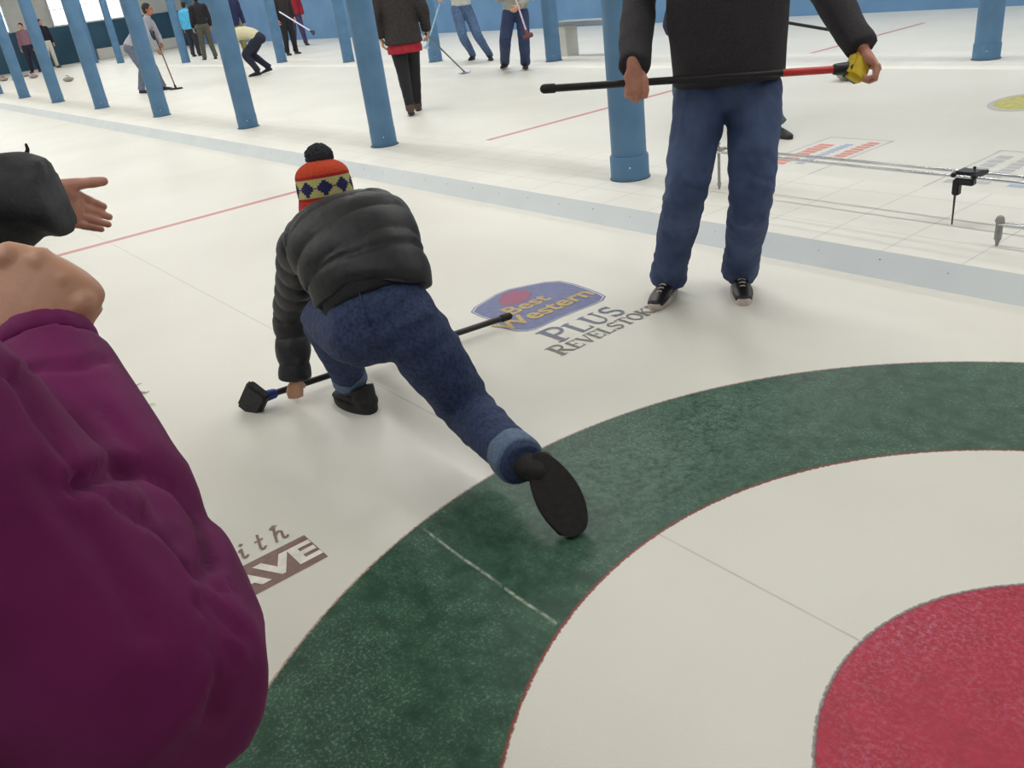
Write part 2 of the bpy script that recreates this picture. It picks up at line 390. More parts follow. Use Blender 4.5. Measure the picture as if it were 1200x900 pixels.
# ------------------------------------------------------------------ brooms, stones
def broom(label, a, b, head_at_b=True, shaft=None, tail=None, frac=.7, head_mat=None, neck_mat=None, head_dir=None, head_up=V((0, 0, 1)), r=.0125, head_size=(.18, .06, .04), group=None, round_head=False, grip=True):
    """a = free end, b = end at the head"""
    a, b = V(a), V(b); d = (b-a).normalized()
    E = empty('curling_broom', (a+b)/2, label, 'broom', group)
    shaft = shaft or mat('black_shaft', (22, 21, 24), .4)
    c = a.lerp(b, frac)
    bm = bmesh.new(); cyl(bm, a+d*.002, c if tail else b, r, r*.95, 20)
    h = link('handle', to_mesh(bm), [shaft], E, smooth=40)
    bm = bmesh.new(); sweep(bm, [a-d*.006, a, a+d*.035], [r*1.25]*3, None, 20, (True, False)); link('end_cap', to_mesh(bm), [RUBBER], h, smooth=40)
    if tail:
        bm = bmesh.new(); cyl(bm, c, b, r*1.0, r*1.0, 20); link('lower_shaft', to_mesh(bm), [tail], E, smooth=40)['label'] = 'coloured lower shaft'
    hd = V(head_dir) if head_dir is not None else V((0, 0, 1)).cross(d)
    hu = V(head_up)
    hc = b+d*.03-hu*0.0
    nm = neck_mat or mat('blue_plastic', (34, 60, 130), .4)
    bm = bmesh.new(); limb(bm, [b-d*.05, b, b+d*.015], [r*1.5, r*1.7, r*1.3]); box(bm, b+d*.012, (.05, .035, .03), hd, hu, .006); link('neck', to_mesh(bm), [nm], E, smooth=50)
    bm = bmesh.new()
    if round_head: ell(bm, hc, (head_size[0]/2, head_size[1]/2, head_size[2]/2), hd, hu, 20)
    else: box(bm, hc, head_size, hd, hu, min(head_size)*.25)
    o = link('brush_head', to_mesh(bm), [head_mat or BLACK_CLOTH], E, smooth=50)
    if not round_head:
        bm = bmesh.new(); box(bm, hc+hu.normalized()*head_size[2]*.42, (head_size[0]*.92, head_size[1]*.8, head_size[2]*.5), hd, hu, .005)
        link('brush_plate', to_mesh(bm), [nm], o, smooth=50)
    return E
def curling_stone(label, c, ang=0., group=None, handle=(20, 20, 22), s=1.):
    gran = mat('granite', (120, 112, 106), .35, (176, 168, 160), 160, 5, contrast=(.4, .6))
    bm = bmesh.new()
    lathe(bm, [(.0, 0), (.06, 0), (.065, .006), (.10, .012), (.125, .03), (.143, .052), (.145, .066), (.141, .084), (.120, .103), (.085, .113), (.07, .114), (0, .114)], (0, 0, 0), 56)
    me = to_mesh(bm); o = link('curling_stone', me, [gran]); o.location = c; o.rotation_euler.z = ang; tag(o, label, 'curling stone', group)
    bm = bmesh.new(); lathe(bm, [(.0, .113), (.062, .113), (.064, .119), (.05, .124), (0, .125)], (0, 0, 0), 32)
    limb(bm, [(-.03, 0, .12), (-.035, 0, .145), (-.01, 0, .162), (.04, 0, .163), (.075, 0, .160)], [(.012, .014), (.012, .013), (.014, .010), (.014, .009), (.011, .008)], V((0, 1, 0)))
    h = link('handle', fuse(bm, .004, 2), [mat('handle_%d_%d_%d' % handle, handle, .35)]); h.parent = o
    return o
def copy_tree(o, parent=None):
    c = o.copy(); COL.objects.link(c)
    if parent is not None: c.parent = parent
    for ch in list(o.children): copy_tree(ch, c)
    return c
# ================================================================== THE HALL
XE, YR, YL, XB, ZC = 41.0, -13.3, 8.0, -6.0, 3.8
def slab(name, lo, hi, m, parent=None, bev=0.):
    bm = bmesh.new(); c = (V(lo)+V(hi))/2; s = V(hi)-V(lo); box(bm, c, s, bev=bev); return link(name, to_mesh(bm), [m], parent, smooth=False)

def ice_material():
    m = bpy.data.materials.new('ice'); m.use_nodes = True; nt = m.node_tree; N = nt.nodes; L = nt.links; b = N['Principled BSDF']
    tc = N.new('ShaderNodeTexCoord')
    def mth(op, a, b_=None, c=None, clamp=False):
        n = N.new('ShaderNodeMath'); n.operation = op; n.use_clamp = clamp
        for i, x in enumerate((a, b_, c)):
            if x is None: continue
            if isinstance(x, (int, float)): n.inputs[i].default_value = x
            else: L.new(x, n.inputs[i])
        return n.outputs[0]
    def noi(scale, detail=3, vec=None, rough=.5):
        n = N.new('ShaderNodeTexNoise'); n.inputs['Scale'].default_value = scale; n.inputs['Detail'].default_value = detail; n.inputs['Roughness'].default_value = rough
        L.new(vec or tc.outputs['Object'], n.inputs['Vector']); return n.outputs['Fac']
    def ramp(f, a, ca, b2, cb):
        r = N.new('ShaderNodeValToRGB'); r.color_ramp.elements[0].position = a; r.color_ramp.elements[1].position = b2
        r.color_ramp.elements[0].color = ca if len(ca) == 4 else lin(ca); r.color_ramp.elements[1].color = cb if len(cb) == 4 else lin(cb); L.new(f, r.inputs['Fac']); return r.outputs['Color']
    def mix(f, a, c):
        n = N.new('ShaderNodeMix'); n.data_type = 'RGBA'
        if isinstance(f, (int, float)): n.inputs['Factor'].default_value = f
        else: L.new(f, n.inputs['Factor'])
        for sk, x in ((6, a), (7, c)):
            if isinstance(x, tuple): n.inputs[sk].default_value = lin(x)
            else: L.new(x, n.inputs[sk])
        return n.outputs[2]
    sp = N.new('ShaderNodeSeparateXYZ'); L.new(tc.outputs['Object'], sp.inputs[0]); x, y = sp.outputs[0], sp.outputs[1]
    jit = mth('MULTIPLY', mth('SUBTRACT', noi(90, 3), .5), .012)
    d = mth('ADD', mth('SQRT', mth('ADD', mth('MULTIPLY', x, x), mth('MULTIPLY', y, y))), jit)
    def inside(v, r, e=.004): return mth('SUBTRACT', 1, mth('MULTIPLY_ADD', mth('SUBTRACT', v, r), 1/e, .5, True))
    def band(v, a, b_, e=.004): return mth('MULTIPLY', inside(v, b_, e), mth('SUBTRACT', 1, inside(v, a, e)))
    def line(v, c, w, e=.003): return inside(mth('ABSOLUTE', mth('SUBTRACT', v, c)), w/2, e)
    base = ramp(noi(.9, 4), .3, (222, 220, 211), .7, (230, 228, 220))
    # frost specks over the painted rings
    fine = noi(110, 4, rough=.75); big = noi(1.6, 4); mid = noi(14, 5, rough=.65)
    frost = mth('MULTIPLY', mth('MULTIPLY_ADD', mth('SUBTRACT', fine, .52), 9, 0, True), mth('MULTIPLY_ADD', mth('SUBTRACT', mth('ADD', mth('MULTIPLY', big, .5), mth('MULTIPLY', mid, .5)), .46), 7, .18, True))
    green = mix(mth('MULTIPLY', frost, .55), ramp(mid, .35, (30, 66, 50), .68, (56, 94, 72)), (140, 162, 150))
    # scuffed patch beside the sliding foot
    px, py = mth('SUBTRACT', x, 1.48), mth('ADD', y, .40)
    pd = mth('SQRT', mth('ADD', mth('MULTIPLY', mth('MULTIPLY', px, px), 4.5), mth('MULTIPLY', py, py)))
    patch = mth('MULTIPLY', mth('MULTIPLY_ADD', pd, -1.15, 1.1, True), mth('MULTIPLY_ADD', noi(42, 6, rough=.8), 4.0, -1.6, True))
    green = mix(mth('MULTIPLY', patch, .62), green, (128, 150, 142))
    rn = mth('MULTIPLY_ADD', mth('SUBTRACT', noi(75, 5, rough=.8), .47), 6, 0, True); rb = mth('MULTIPLY_ADD', mth('SUBTRACT', noi(2.6, 3), .5), 2.6, .42, True)
    red = mix(mth('MULTIPLY', mth('MULTIPLY', rn, rb), .75), ramp(mid, .3, (160, 22, 48), .7, (182, 36, 66)), (198, 122, 150))
    col = mix(band(d, 1.219, 1.829), base, green)
    col = mix(mth('MULTIPLY', line(d, 1.221, .009), .8), col, (140, 58, 54))
    col = mix(mth('MULTIPLY', line(d, 1.831, .007), .6), col, (150, 92, 84))
    col = mix(inside(d, .61), col, red)
    col = mix(mth('MULTIPLY', line(d, .611, .008), .7), col, (84, 74, 78))
    # thin centre line, faint side lines
    brk = mth('MULTIPLY_ADD', noi(9, 4), 1.4, .1, True)
    cl = mth('MULTIPLY', mth('MULTIPLY', line(y, 0, .005, .005), brk), mth('SUBTRACT', 1, inside(d, .61)))
    cl = mth('MULTIPLY', cl, mth('SUBTRACT', 1, band(d, 1.219, 1.829)))
    col = mix(mth('MULTIPLY', cl, .5), col, (130, 130, 126))
    sc_ = mth('MULTIPLY', line(mth('ADD', y, mth('MULTIPLY', noi(3, 2), .02)), .445, .008, .006), mth('MULTIPLY', band(x, 1.16, 1.76), mth('MULTIPLY_ADD', noi(40, 4), 3, -1.0, True)))
    col = mix(mth('MULTIPLY', sc_, .75), col, (205, 212, 196))
    # hog lines, one per sheet
    hog = line(x, 6.578, .075, .01)
    on = mth('ADD', band(y, -2.10, 2.10), mth('ADD', band(y, -7.0, -3.42), band(y, -11.6, -8.3)), None, True)
    col = mix(mth('MULTIPLY', mth('MULTIPLY', hog, on), .78), col, (190, 84, 88))
    L.new(col, b.inputs['Base Color'])
    L.new(mth('MULTIPLY_ADD', mid, .15, .30), b.inputs['Roughness']); b.inputs['Specular IOR Level'].default_value = .28
    bp = N.new('ShaderNodeBump'); bp.inputs['Strength'].default_value = .25; bp.inputs['Distance'].default_value = .003; L.new(noi(240, 3), bp.inputs['Height']); L.new(bp.outputs['Normal'], b.inputs['Normal'])
    return m
bm = bmesh.new(); box(bm, ((XE+XB)/2, (YL+YR)/2, -.1), (XE-XB, YL-YR, .2))
FLOOR = struct(link('floor', to_mesh(bm), [ice_material()], smooth=False), 'white curling ice with a painted green and red target')

WHITEW = mat('white_plaster', (196, 196, 190), .8, (206, 206, 200), 1.5)
BLUEW = mat('blue_wall', (92, 132, 172), .7, (102, 142, 180), 1.2, 4)
TEAL = mat('teal_wainscot', (40, 78, 100), .7, (52, 90, 110), 1.0, 4)
for nm, lo, hi, m in (('wall_front', (XE, YR, 0), (XE+.2, YL, ZC), WHITEW), ('wall_back', (XB-.2, YR, 0), (XB, YL, ZC), WHITEW),
                      ('wall_right', (XB-.2, YR-.2, 0), (XE+.2, YR, ZC), BLUEW), ('wall_left', (XB-.2, YL, 0), (XE+.2, YL+.2, ZC), WHITEW),
                      ('ceiling', (XB-.2, YR-.2, ZC), (XE+.2, YL+.2, ZC+.2), mat('ceiling_white', (214, 212, 204), .9))):
    struct(slab(nm, lo, hi, m))
struct(slab('trim_1', (XE-.04, YR, 0), (XE, YL, 1.45), TEAL), 'dark teal lower part of the far wall')
struct(slab('trim_2', (XE-.3, -12.9, 0), (XE-.05, -9.2, .42), mat('white_board', (206, 204, 196), .6, (210, 208, 200), 1), bev=.02), 'white bumper board at the foot of the far wall')

def walkway_material():
    m = mat('walkway_white', (226, 224, 216), .5, (232, 230, 223), 2.0); nt = m.node_tree; N = nt.nodes; L = nt.links
    b = N['Principled BSDF']; src = b.inputs['Base Color'].links[0].from_socket
    br = N.new('ShaderNodeTexBrick'); br.offset = 0; br.inputs['Scale'].default_value = 1; br.inputs['Brick Width'].default_value = .36; br.inputs['Row Height'].default_value = .30
    br.inputs['Mortar Size'].default_value = .004; br.inputs['Mortar Smooth'].default_value = .6
    br.inputs['Color1'].default_value = (0, 0, 0, 1); br.inputs['Color2'].default_value = (0, 0, 0, 1); br.inputs['Mortar'].default_value = (1, 1, 1, 1)
    tc = N.new('ShaderNodeTexCoord'); L.new(tc.outputs['Object'], br.inputs['Vector'])
    mx = N.new('ShaderNodeMix'); mx.data_type = 'RGBA'; L.new(src, mx.inputs[6]); mx.inputs[7].default_value = lin((168, 168, 162))
    ml = N.new('ShaderNodeMath'); ml.operation = 'MULTIPLY'; ml.inputs[1].default_value = .55; L.new(br.outputs['Color'], ml.inputs[0]); L.new(ml.outputs[0], mx.inputs[0])
    L.new(mx.outputs[2], b.inputs['Base Color']); return m
WH = .10
WW = walkway_material()
for i, (y0, y1, sm) in enumerate(((-3.20, -2.14, mat('kerb_blue_grey', (216, 223, 228), .55, (221, 228, 232), 3)), (-8.66, -7.70, mat('kerb_white', (228, 227, 220), .6, (232, 231, 224), 1)))):
    o = slab('walkway', (XB, y0, 0), (XE-.3, y1, (WH, .02)[i]), WW); o.data.materials.append(sm)
    for p in o.data.polygons:
        if abs(p.normal.z) < .5: p.material_index = 1
    for v in o.data.vertices:
        if v.co.z < .005 and v.co.y > y1-.01: v.co.y += (.085, .06)[i]
    struct(o, ('raised white walkway between the first two sheets', 'raised white walkway between the second and third sheets')[i])
    if i == 0:
        bm = bmesh.new()
        for k in range(46): x = -1+k*.31; ell(bm, (x, y1+.031, .066+.005*sin(k*3)), (.0035, .003, .0035), seg=8)
        link('screw_heads', to_mesh(bm), [mat('screw', (120, 124, 128), .4, metal=.6)], o)['kind'] = 'stuff'

# pillars: two rows, each pillar a thing
PB_ = mat('pillar_blue', (82, 122, 158), .55, (94, 134, 170), 3.5, 4)
PB_D = mat('pillar_plate', (70, 84, 104), .6)
def pillar(x, y, label, group, r=.118, co=.003, WH=WH):
    E = empty('pillar', (x, y, WH), label, 'pillar', group)
    bm = bmesh.new(); lathe(bm, [(0, WH), (r, WH), (r, ZC), (0, ZC)], (x, y, 0), 48); link('column', to_mesh(bm), [PB_], E, smooth=40)
    bm = bmesh.new(); lathe(bm, [(r*.9, WH), (r+co, WH), (r+co, WH+.145), (r+co*.6, WH+.155), (r*.9, WH+.155)], (x, y, 0), 48); c = link('sleeve', to_mesh(bm), [PB_], E, smooth=40)
    bm = bmesh.new(); lathe(bm, [(0, WH-.002), (r+.018, WH-.002), (r+.018, WH+.006), (0, WH+.006)], (x, y, 0), 48); link('base_plate', to_mesh(bm), [PB_D], E, smooth=40)
    bm = bmesh.new(); td = (V((CAM.x, CAM.y, 0))-V((x, y, 0))).normalized()
    ell(bm, V((x, y, WH+.09))+td*(r+co+.001), (.006, .006, .006), seg=10); link('bolt', to_mesh(bm), [mat('bolt', (210, 212, 214), .3, metal=.5)], c)
    return E
ORD = ['nearest', 'second', 'third', 'fourth', 'fifth', 'sixth', 'seventh', 'eighth', 'ninth', 'tenth', 'eleventh']
for i in range(11):
    l = 'thick blue round pillar, nearest of the front row, just behind the standing man' if i == 0 else 'blue round pillar, %s from the standing man in the front row' % ORD[i]
    pillar(3.90+3.148*i, -2.70, l, 'blue pillars of the front row', .115, .012 if i == 0 else .003)
for i in range(11):
    l = 'blue round pillar at the upper right, nearest of the back row' if i == 0 else 'blue round pillar, %s of the back row counted from the upper right' % ORD[i]
    pillar(4.12+3.334*i, -8.15, l, 'blue pillars of the back row', .122, .008 if i == 0 else .003, .02)

# windows of the far wall
def atx(u, v, X): d = ray(u, v); return CAM+d*((X-CAM.x)/d.x)
GLOW = bpy.data.materials.new('daylight_pane'); GLOW.use_nodes = True
_b = GLOW.node_tree.nodes['Principled BSDF']; _b.inputs['Base Color'].default_value = (.8, .85, .9, 1); _b.inputs['Emission Color'].default_value = (1, .98, .96, 1); _b.inputs['Emission Strength'].default_value = 1.6
for i, (ua, ub, vb, ht) in enumerate(((94, 146, 25, 1.3), (65, 84, 34, 1.15), (-8, 12, 42, 1.15))):
    A = atx(ua, vb, XE); B = atx(ub, vb, XE); y0, y1 = min(A.y, B.y), max(A.y, B.y); z0 = max(1.5, (A.z+B.z)/2-.05); z1 = z0+ht
    bm = bmesh.new()
    for c, s in (((XE-.03, (y0+y1)/2, z0-.03), (.1, y1-y0+.12, .06)), ((XE-.03, (y0+y1)/2, z1+.03), (.1, y1-y0+.12, .06)), ((XE-.03, y0-.03, (z0+z1)/2), (.1, .06, z1-z0)), ((XE-.03, y1+.03, (z0+z1)/2), (.1, .06, z1-z0)), ((XE-.02, (y0+y1)/2, z0+ht*.5), (.05, y1-y0, .03))): box(bm, c, s)
    w = struct(link('window_%d' % (i+1), to_mesh(bm), [mat('window_frame', (190, 194, 196), .6)], smooth=False), 'bright window high on the far wall')
    bm = bmesh.new(); box(bm, (XE-.005, (y0+y1)/2, (z0+z1)/2), (.02, y1-y0, ht)); p = link('pane', to_mesh(bm), [GLOW], smooth=False); p.parent = w

# ================================================================== PAINT IN THE ICE (parts of the floor)
LAY = [0]
def paint(name, polys, m, z=.001):
    """polys: lists of world xy points; one flat painted mark"""
    bm = bmesh.new()
    for poly in polys:
        vs = [bm.verts.new((p[0], p[1], z)) for p in poly]
        try: bm.faces.new(vs)
        except ValueError: pass
    for f in bm.faces:
        f.normal_update()
        if f.normal.z < 0: f.normal_flip()
    bmesh.ops.triangulate(bm, faces=bm.faces)
    me = bpy.data.meshes.new(name); bm.to_mesh(me); bm.free(); return link(name, me, [m], FLOOR, smooth=False)
def strip(pl, w):
    out = []
    for a, b in zip(pl, pl[1:]):
        a, b = np.array(a, float), np.array(b, float); d = (b-a)/max(1e-6, np.linalg.norm(b-a)); n = np.array((-d[1], d[0]))*w/2; e = d*w*.12
        out.append([a-n-e, b-n+e, b+n+e, a+n-e])
    return out
def arc(cx, cy, rx, ry, a0, a1, n=12): return [(cx+rx*cos(radians(a0+(a1-a0)*i/n)), cy+ry*sin(radians(a0+(a1-a0)*i/n))) for i in range(n+1)]
TH, TN, SF = .17, .08, .055
def sf(x, y, w=.22): return ([(x-w/2, y), (x+w/2, y)], SF)
GL = {  # serif capitals: strokes (polyline, width), advance
 'P': ([([(.18, 0), (.18, 1)], TH), ([(.18, .96), (.42, .96)]+arc(.42, .72, .22, .24, 90, -90)+[(.18, .48)], TN*1.4), sf(.18, .03, .36), sf(.12, .97, .24)], .78),
 'L': ([([(.18, 0), (.18, 1)], TH), ([(.1, .03), (.62, .03)], SF*1.3), ([(.62, 0), (.62, .22)], SF), sf(.18, .97, .36)], .76),
 'U': ([([(.18, 1), (.18, .35)]+arc(.42, .32, .24, .29, 180, 270), TH*.9), (arc(.42, .32, .24, .29, 270, 360)+[(.66, 1)], TN), sf(.18, .97, .34), sf(.66, .97, .28)], .9),
 'S': ([(arc(.34, .74, .22, .22, 40, 250)+arc(.36, .27, .22, .24, 70, -150), TH*.78), ([(.54, .98), (.54, .76)], SF), ([(.12, .02), (.12, .26)], SF)], .72),
 'R': ([([(.18, 0), (.18, 1)], TH), ([(.18, .96), (.42, .96)]+arc(.42, .73, .2, .23, 90, -90)+[(.18, .5)], TN*1.4), ([(.36, .5), (.68, .03)], TH*.85), sf(.18, .03, .34), sf(.12, .97, .24), sf(.72, .03, .2)], .86),
 'E': ([([(.18, 0), (.18, 1)], TH), ([(.06, .03), (.62, .03)], SF*1.2), ([(.06, .97), (.58, .97)], SF*1.2), ([(.18, .52), (.48, .52)], SF), ([(.62, 0), (.62, .22)], SF), ([(.58, 1), (.58, .8)], SF), ([(.48, .42), (.48, .62)], SF)], .76),
 'V': ([([(.12, 1), (.42, 0)], TH), ([(.42, 0), (.7, 1)], TN), sf(.12, .97, .3), sf(.7, .97, .26)], .82),
 'T': ([([(.38, 0), (.38, 1)], TH), ([(.06, .97), (.7, .97)], SF*1.2), ([(.06, 1), (.06, .76)], SF), ([(.7, 1), (.7, .76)], SF), sf(.38, .03, .34)], .78),
 'O': ([(arc(.42, .5, .32, .46, 0, 360, 28), TH*.8)], .86),
 'K': ([([(.18, 0), (.18, 1)], TH), ([(.2, .4), (.62, .97)], TN), ([(.32, .58), (.68, .03)], TH*.85), sf(.18, .03, .34), sf(.18, .97, .34), sf(.64, .97, .24), sf(.72, .03, .2)], .86),
 # italic script lower case
 'w': ([([(.05, .5), (.14, .6), (.16, .4), (.14, .1), (.24, 0), (.36, .15), (.42, .55)], .09), ([(.40, .3), (.42, .05), (.52, 0), (.66, .2), (.68, .5), (.6, .62), (.56, .52)], .09)], .86),
 'i': ([([(.08, .48), (.18, .6), (.16, .1), (.24, 0), (.34, .1)], .10), ([(.2, .82), (.24, .9)], .13)], .52),
 't': ([([(.22, .98), (.16, .1), (.24, 0), (.36, .1)], .10), ([(.04, .6), (.36, .62)], .07)], .52),
 'h': ([([(.06, .9), (.22, 1.05), (.14, .5), (.1, 0)], .10), ([(.13, .4), (.28, .6), (.4, .5), (.38, .1), (.46, 0), (.56, .1)], .10), ([(.1, 1.0), (.34, .98)], .06)], .62),
}
def serif_text(name, txt, o, dx, dy, size, m, first=1.0, z=.002, track=1.0, slant=0.):
    polys = []; x = 0
    for i, ch in enumerate(txt):
        g, adv = GL[ch]; s = size*(first if i == 0 else 1)
        for pl, w in g:
            for q in strip(pl, w): polys.append([V(o)+V(dx)*(x+(p[0]+slant*p[1])*s)+V(dy)*(p[1]*s) for p in q])
        x += adv*s*track
    # layer overlapping strokes a hair apart so they do not flicker
    bm = bmesh.new()
    for k, poly in enumerate(polys):
        vs = [bm.verts.new((p[0], p[1], z+k*2e-6)) for p in poly]; f = bm.faces.new(vs); f.normal_update()
        if f.normal.z < 0: f.normal_flip()
    me = bpy.data.meshes.new(name); bm.to_mesh(me); bm.free(); return link(name, me, [m], FLOOR, smooth=False), x
def font_text(name, txt, o, dx, dy, size, m, z=.002, bold=.0, shear=0., sx=1.):
    cu = bpy.data.curves.new('t', 'FONT'); cu.body = txt; cu.size = size/.73; cu.offset = bold; cu.shear = shear; cu.fill_mode = 'FRONT'
    ob = bpy.data.objects.new('t', cu); COL.objects.link(ob); dg = bpy.context.evaluated_depsgraph_get(); dg.update()
    me = bpy.data.meshes.new_from_object(ob.evaluated_get(dg)); bpy.data.objects.remove(ob)
    for v in me.vertices: p = V(o)+V(dx)*v.co.x*sx+V(dy)*v.co.y; v.co = (p.x, p.y, z)
    bm = bmesh.new(); bm.from_mesh(me)
    for f in bm.faces:
        f.normal_update()
        if f.normal.z < 0: f.normal_flip()
    bm.to_mesh(me); bm.free(); return link(name, me, [m], FLOOR, smooth=False)
PN = dict(contrast=(.3, .7))
P_BLUE = mat('paint_blue', (112, 118, 158), .5, (96, 104, 150), 30, 4, **PN)
P_GREY = mat('paint_grey_blue', (116, 122, 140), .5, (98, 104, 126), 60, 4, **PN)
P_GREY2 = mat('paint_grey', (122, 122, 118), .5, (104, 104, 102), 60, 4, **PN)
P_YEL = mat('paint_yellow', (198, 172, 106), .5, (184, 156, 96), 40, 4, **PN)
P_RED = mat('paint_red', (148, 84, 118), .5, (160, 76, 108), 30, 4, **PN)
P_BROWN = mat('paint_brown', (122, 92, 86), .5, (142, 112, 104), 40, 4, **PN)
P_ICE = mat('paint_white', (222, 219, 210), .5)
P_ICE2 = mat('paint_pale', (196, 196, 202), .5)
P_LRED = mat('paint_pale_red', (218, 128, 118), .5, (226, 150, 140), 40, 4, **PN)
P_LBLU = mat('paint_pale_blue', (160, 174, 206), .5, (176, 188, 214), 40, 4, **PN)
P_LGRY = mat('paint_pale_grey', (180, 182, 184), .5, (190, 192, 194), 40, 4, **PN)
P_LGRN = mat('paint_pale_green', (166, 188, 150), .5)
P_YG = mat('paint_yellow_green', (206, 200, 120), .5, (170, 164, 90), 20, 4, **PN)
DX, DY = V((0, -1, 0)), V((1, 0, 0))
# blue shield with yellow lettering
sh_px = [(551.5, 366), (556, 360), (566, 354), (581, 345), (596, 339), (615, 335), (638, 330.5), (656, 329.3), (672, 332.5), (690, 338.5), (703, 343.5), (710, 347.5), (707, 352), (698, 356.5), (677, 364.5), (655, 373.5), (637, 382), (628, 386), (617, 388.5), (604, 388.5), (591, 385), (582, 381), (575, 375.5), (562, 371)]
out = [atz(u, v) for u, v in sh_px]; cen = sum(out, V())/len(out)
paint('painted_shield', [out], P_BLUE, .0008)
paint('shield_border', [[cen+(p-cen)*1.0 for p in out]], P_GREY, .0006)
inner = [cen+(p-cen)*.955 for p in out]; inner2 = [cen+(p-cen)*.975 for p in out]
paint('shield_border', [[inner2[i], inner2[(i+1) % len(out)], inner[(i+1) % len(out)], inner[i]] for i in range(len(out))], P_ICE2, .0012)
crown = [(584, 353), (590, 344), (598, 343), (603, 339), (609, 342), (616, 339), (619, 343), (624, 344), (620, 350), (612, 355), (598, 358), (588, 358)]
paint('painted_crown', [[atz(u, v) for u, v in crown]], P_RED, .0014)
font_text('painted_word', 'Best', atz(601, 370.5)+V((.012, 0, 0)), DX, DY, .105, P_YEL, .002, .003, sx=1.0)
font_text('painted_word', 'Western', atz(600, 386.5)+V((0.005, 0.03, 0)), DX, DY, .115, P_YEL, .0024, .004, sx=.98)
a = atz(662, 399); b = atz(737, 366.5); W = a.y-b.y
serif_text('painted_word', 'PLUS', (a.x+.0, a.y+.03, 0), DX, DY, .130, P_GREY, 1.25, track=(W+.03)/(.130*(.78*1.25+.76+.9+.66)))
a = atz(661, 416); b = atz(768, 365); W = a.y-b.y
serif_text('painted_word', 'REVELSTOKE', (a.x, a.y+.015, 0), DX, DY, .083, P_GREY2, 1.3, track=(W+.01)/(.083*(.86*1.3+.76*2+.82+.76+.72+.78+.86+.80)))
# brown box with white capitals and script above
paint('painted_box', [[(1.850, .700), (1.850, 1.10), (2.004, 1.10), (2.004, .700)]], P_BROWN, .0008)
font_text('painted_word', 'SAVE', (1.882, 1.046, 0), DX, DY, .092, P_ICE, .002, .005, sx=1.22)
serif_text('painted_word', 'with', (2.035, .985, 0), DX, DY, .085, P_BROWN, 1., .002, track=1.25, slant=.2)
# small dark and green mark beside the purple sleeve
serif_text('painted_letter', 'K', tuple(atz(146, 470))[:2]+(0,), DX, DY, .13, mat('paint_dark', (128, 128, 120), .5), slant=.1)
paint('painted_stripe', [[atz(u, v) for u, v in q] for q in (((156, 479), (166, 475.5), (168, 477.5), (158, 481)), ((169, 475), (180, 472), (183, 474.5), (172, 477.5)))], P_LGRN, .001)
# advertisement panels on the second sheet: pale boxes of red and blue lines too faint to read
def panel(x0, x1, y0, y1, rows, border):
    t = .012
    paint('painted_panel', [[(x0, y0), (x1, y0), (x1, y0+t), (x0, y0+t)], [(x0, y1-t), (x1, y1-t), (x1, y1), (x0, y1)], [(x0, y0), (x0+t, y0), (x0+t, y1), (x0, y1)], [(x1-t, y0), (x1, y0), (x1, y1), (x1-t, y1)]], border, .001)
    for xa, xb, m, ya, yb, n in rows:
        ps = []; k = 0
        w = (yb-ya)/n
        for j in range(n):
            h = (xb-xa)*(1, .9, .96, .88, .98)[(j*3+n) % 5]; y = ya+j*w
            ps.append([(xa, y+w*.12), (xa+h, y+w*.12), (xa+h, y+w*.86), (xa, y+w*.86)])
        paint('painted_line', ps, m, .0012)
panel(3.10, 3.60, -4.57, -3.52, ((3.42, 3.54, P_LRED, -4.35, -3.70, 9), (3.30, 3.37, P_LBLU, -4.4, -3.75, 11), (3.15, 3.25, P_LRED, -4.5, -3.95, 8)), P_LGRY)
panel(1.70, 2.34, -4.52, -3.52, ((2.20, 2.29, P_LGRY, -4.4, -3.65, 7), (2.05, 2.14, P_LGRY, -4.4, -3.7, 9), (1.85, 1.95, P_LBLU, -4.3, -3.7, 8)), P_LGRY)
yc = atz(1205, 119); ps = [(yc.x+.26*cos(a)*1.0, yc.y+.40*sin(a)) for a in [2*pi*i/40 for i in range(40)]]
paint('painted_oval', [ps], P_YG, .001)
paint('painted_oval', [[(yc.x+r*.26*cos(a), yc.y+r*.40*sin(a)) for a, r in ((2*pi*i/40, 1), (2*pi*(i+1)/40, 1), (2*pi*(i+1)/40, .86), (2*pi*i/40, .86))] for i in range(40)], P_LGRY, .0014)

# ================================================================== FURNITURE AND GEAR
# raised twin-rod track with a sliding clamp, standing on the walkway
CH = mat('chrome', (190, 194, 198), .22, (214, 218, 222), 5, metal=1.)
BP = mat('black_plastic', (26, 26, 30), .4)
GP = mat('grey_cast', (150, 150, 148), .5)
ZR = WH+.235
A = atz(843, 222, WH); A.z = ZR; B = atz(1200, 211, ZR); B = A+(B-A)*1.5; rd = (B-A).normalized(); rs = V((0, 0, 1)).cross(rd)
E = empty('measuring_track', (A.x, A.y, WH), 'raised track of two long chrome rods with a black sliding clamp, on the walkway', 'measuring track')
for sg in (-1, 1):
    bm = bmesh.new(); cyl(bm, A+rs*.045*sg-rd*.03, B+rs*.045*sg, .0075, n=16); link('rod', to_mesh(bm), [CH], E, smooth=40)
for k, q in enumerate((0.0, 2.55)):
    bm = bmesh.new(); p = A+rd*q
    box(bm, p, (.025, .115, .018), rd, bev=.004); cyl(bm, p-V((0, 0, .0)), V((p.x, p.y, WH+.035)), .0085, n=14); cyl(bm, V((p.x, p.y, WH+.04)), V((p.x, p.y, WH)), .013, .004, n=14)
    link('leg', to_mesh(bm), [GP], E, smooth=40)
    bm = bmesh.new(); cyl(bm, p, p+V((0, 0, .035)), .005, n=12); ell(bm, p+V((0, 0, .038)), (.011, .011, .008), seg=12); link('knob', to_mesh(bm), [GP], E)
pc = A+rd*((atz(1131, 207, ZR)-A).dot(rd))
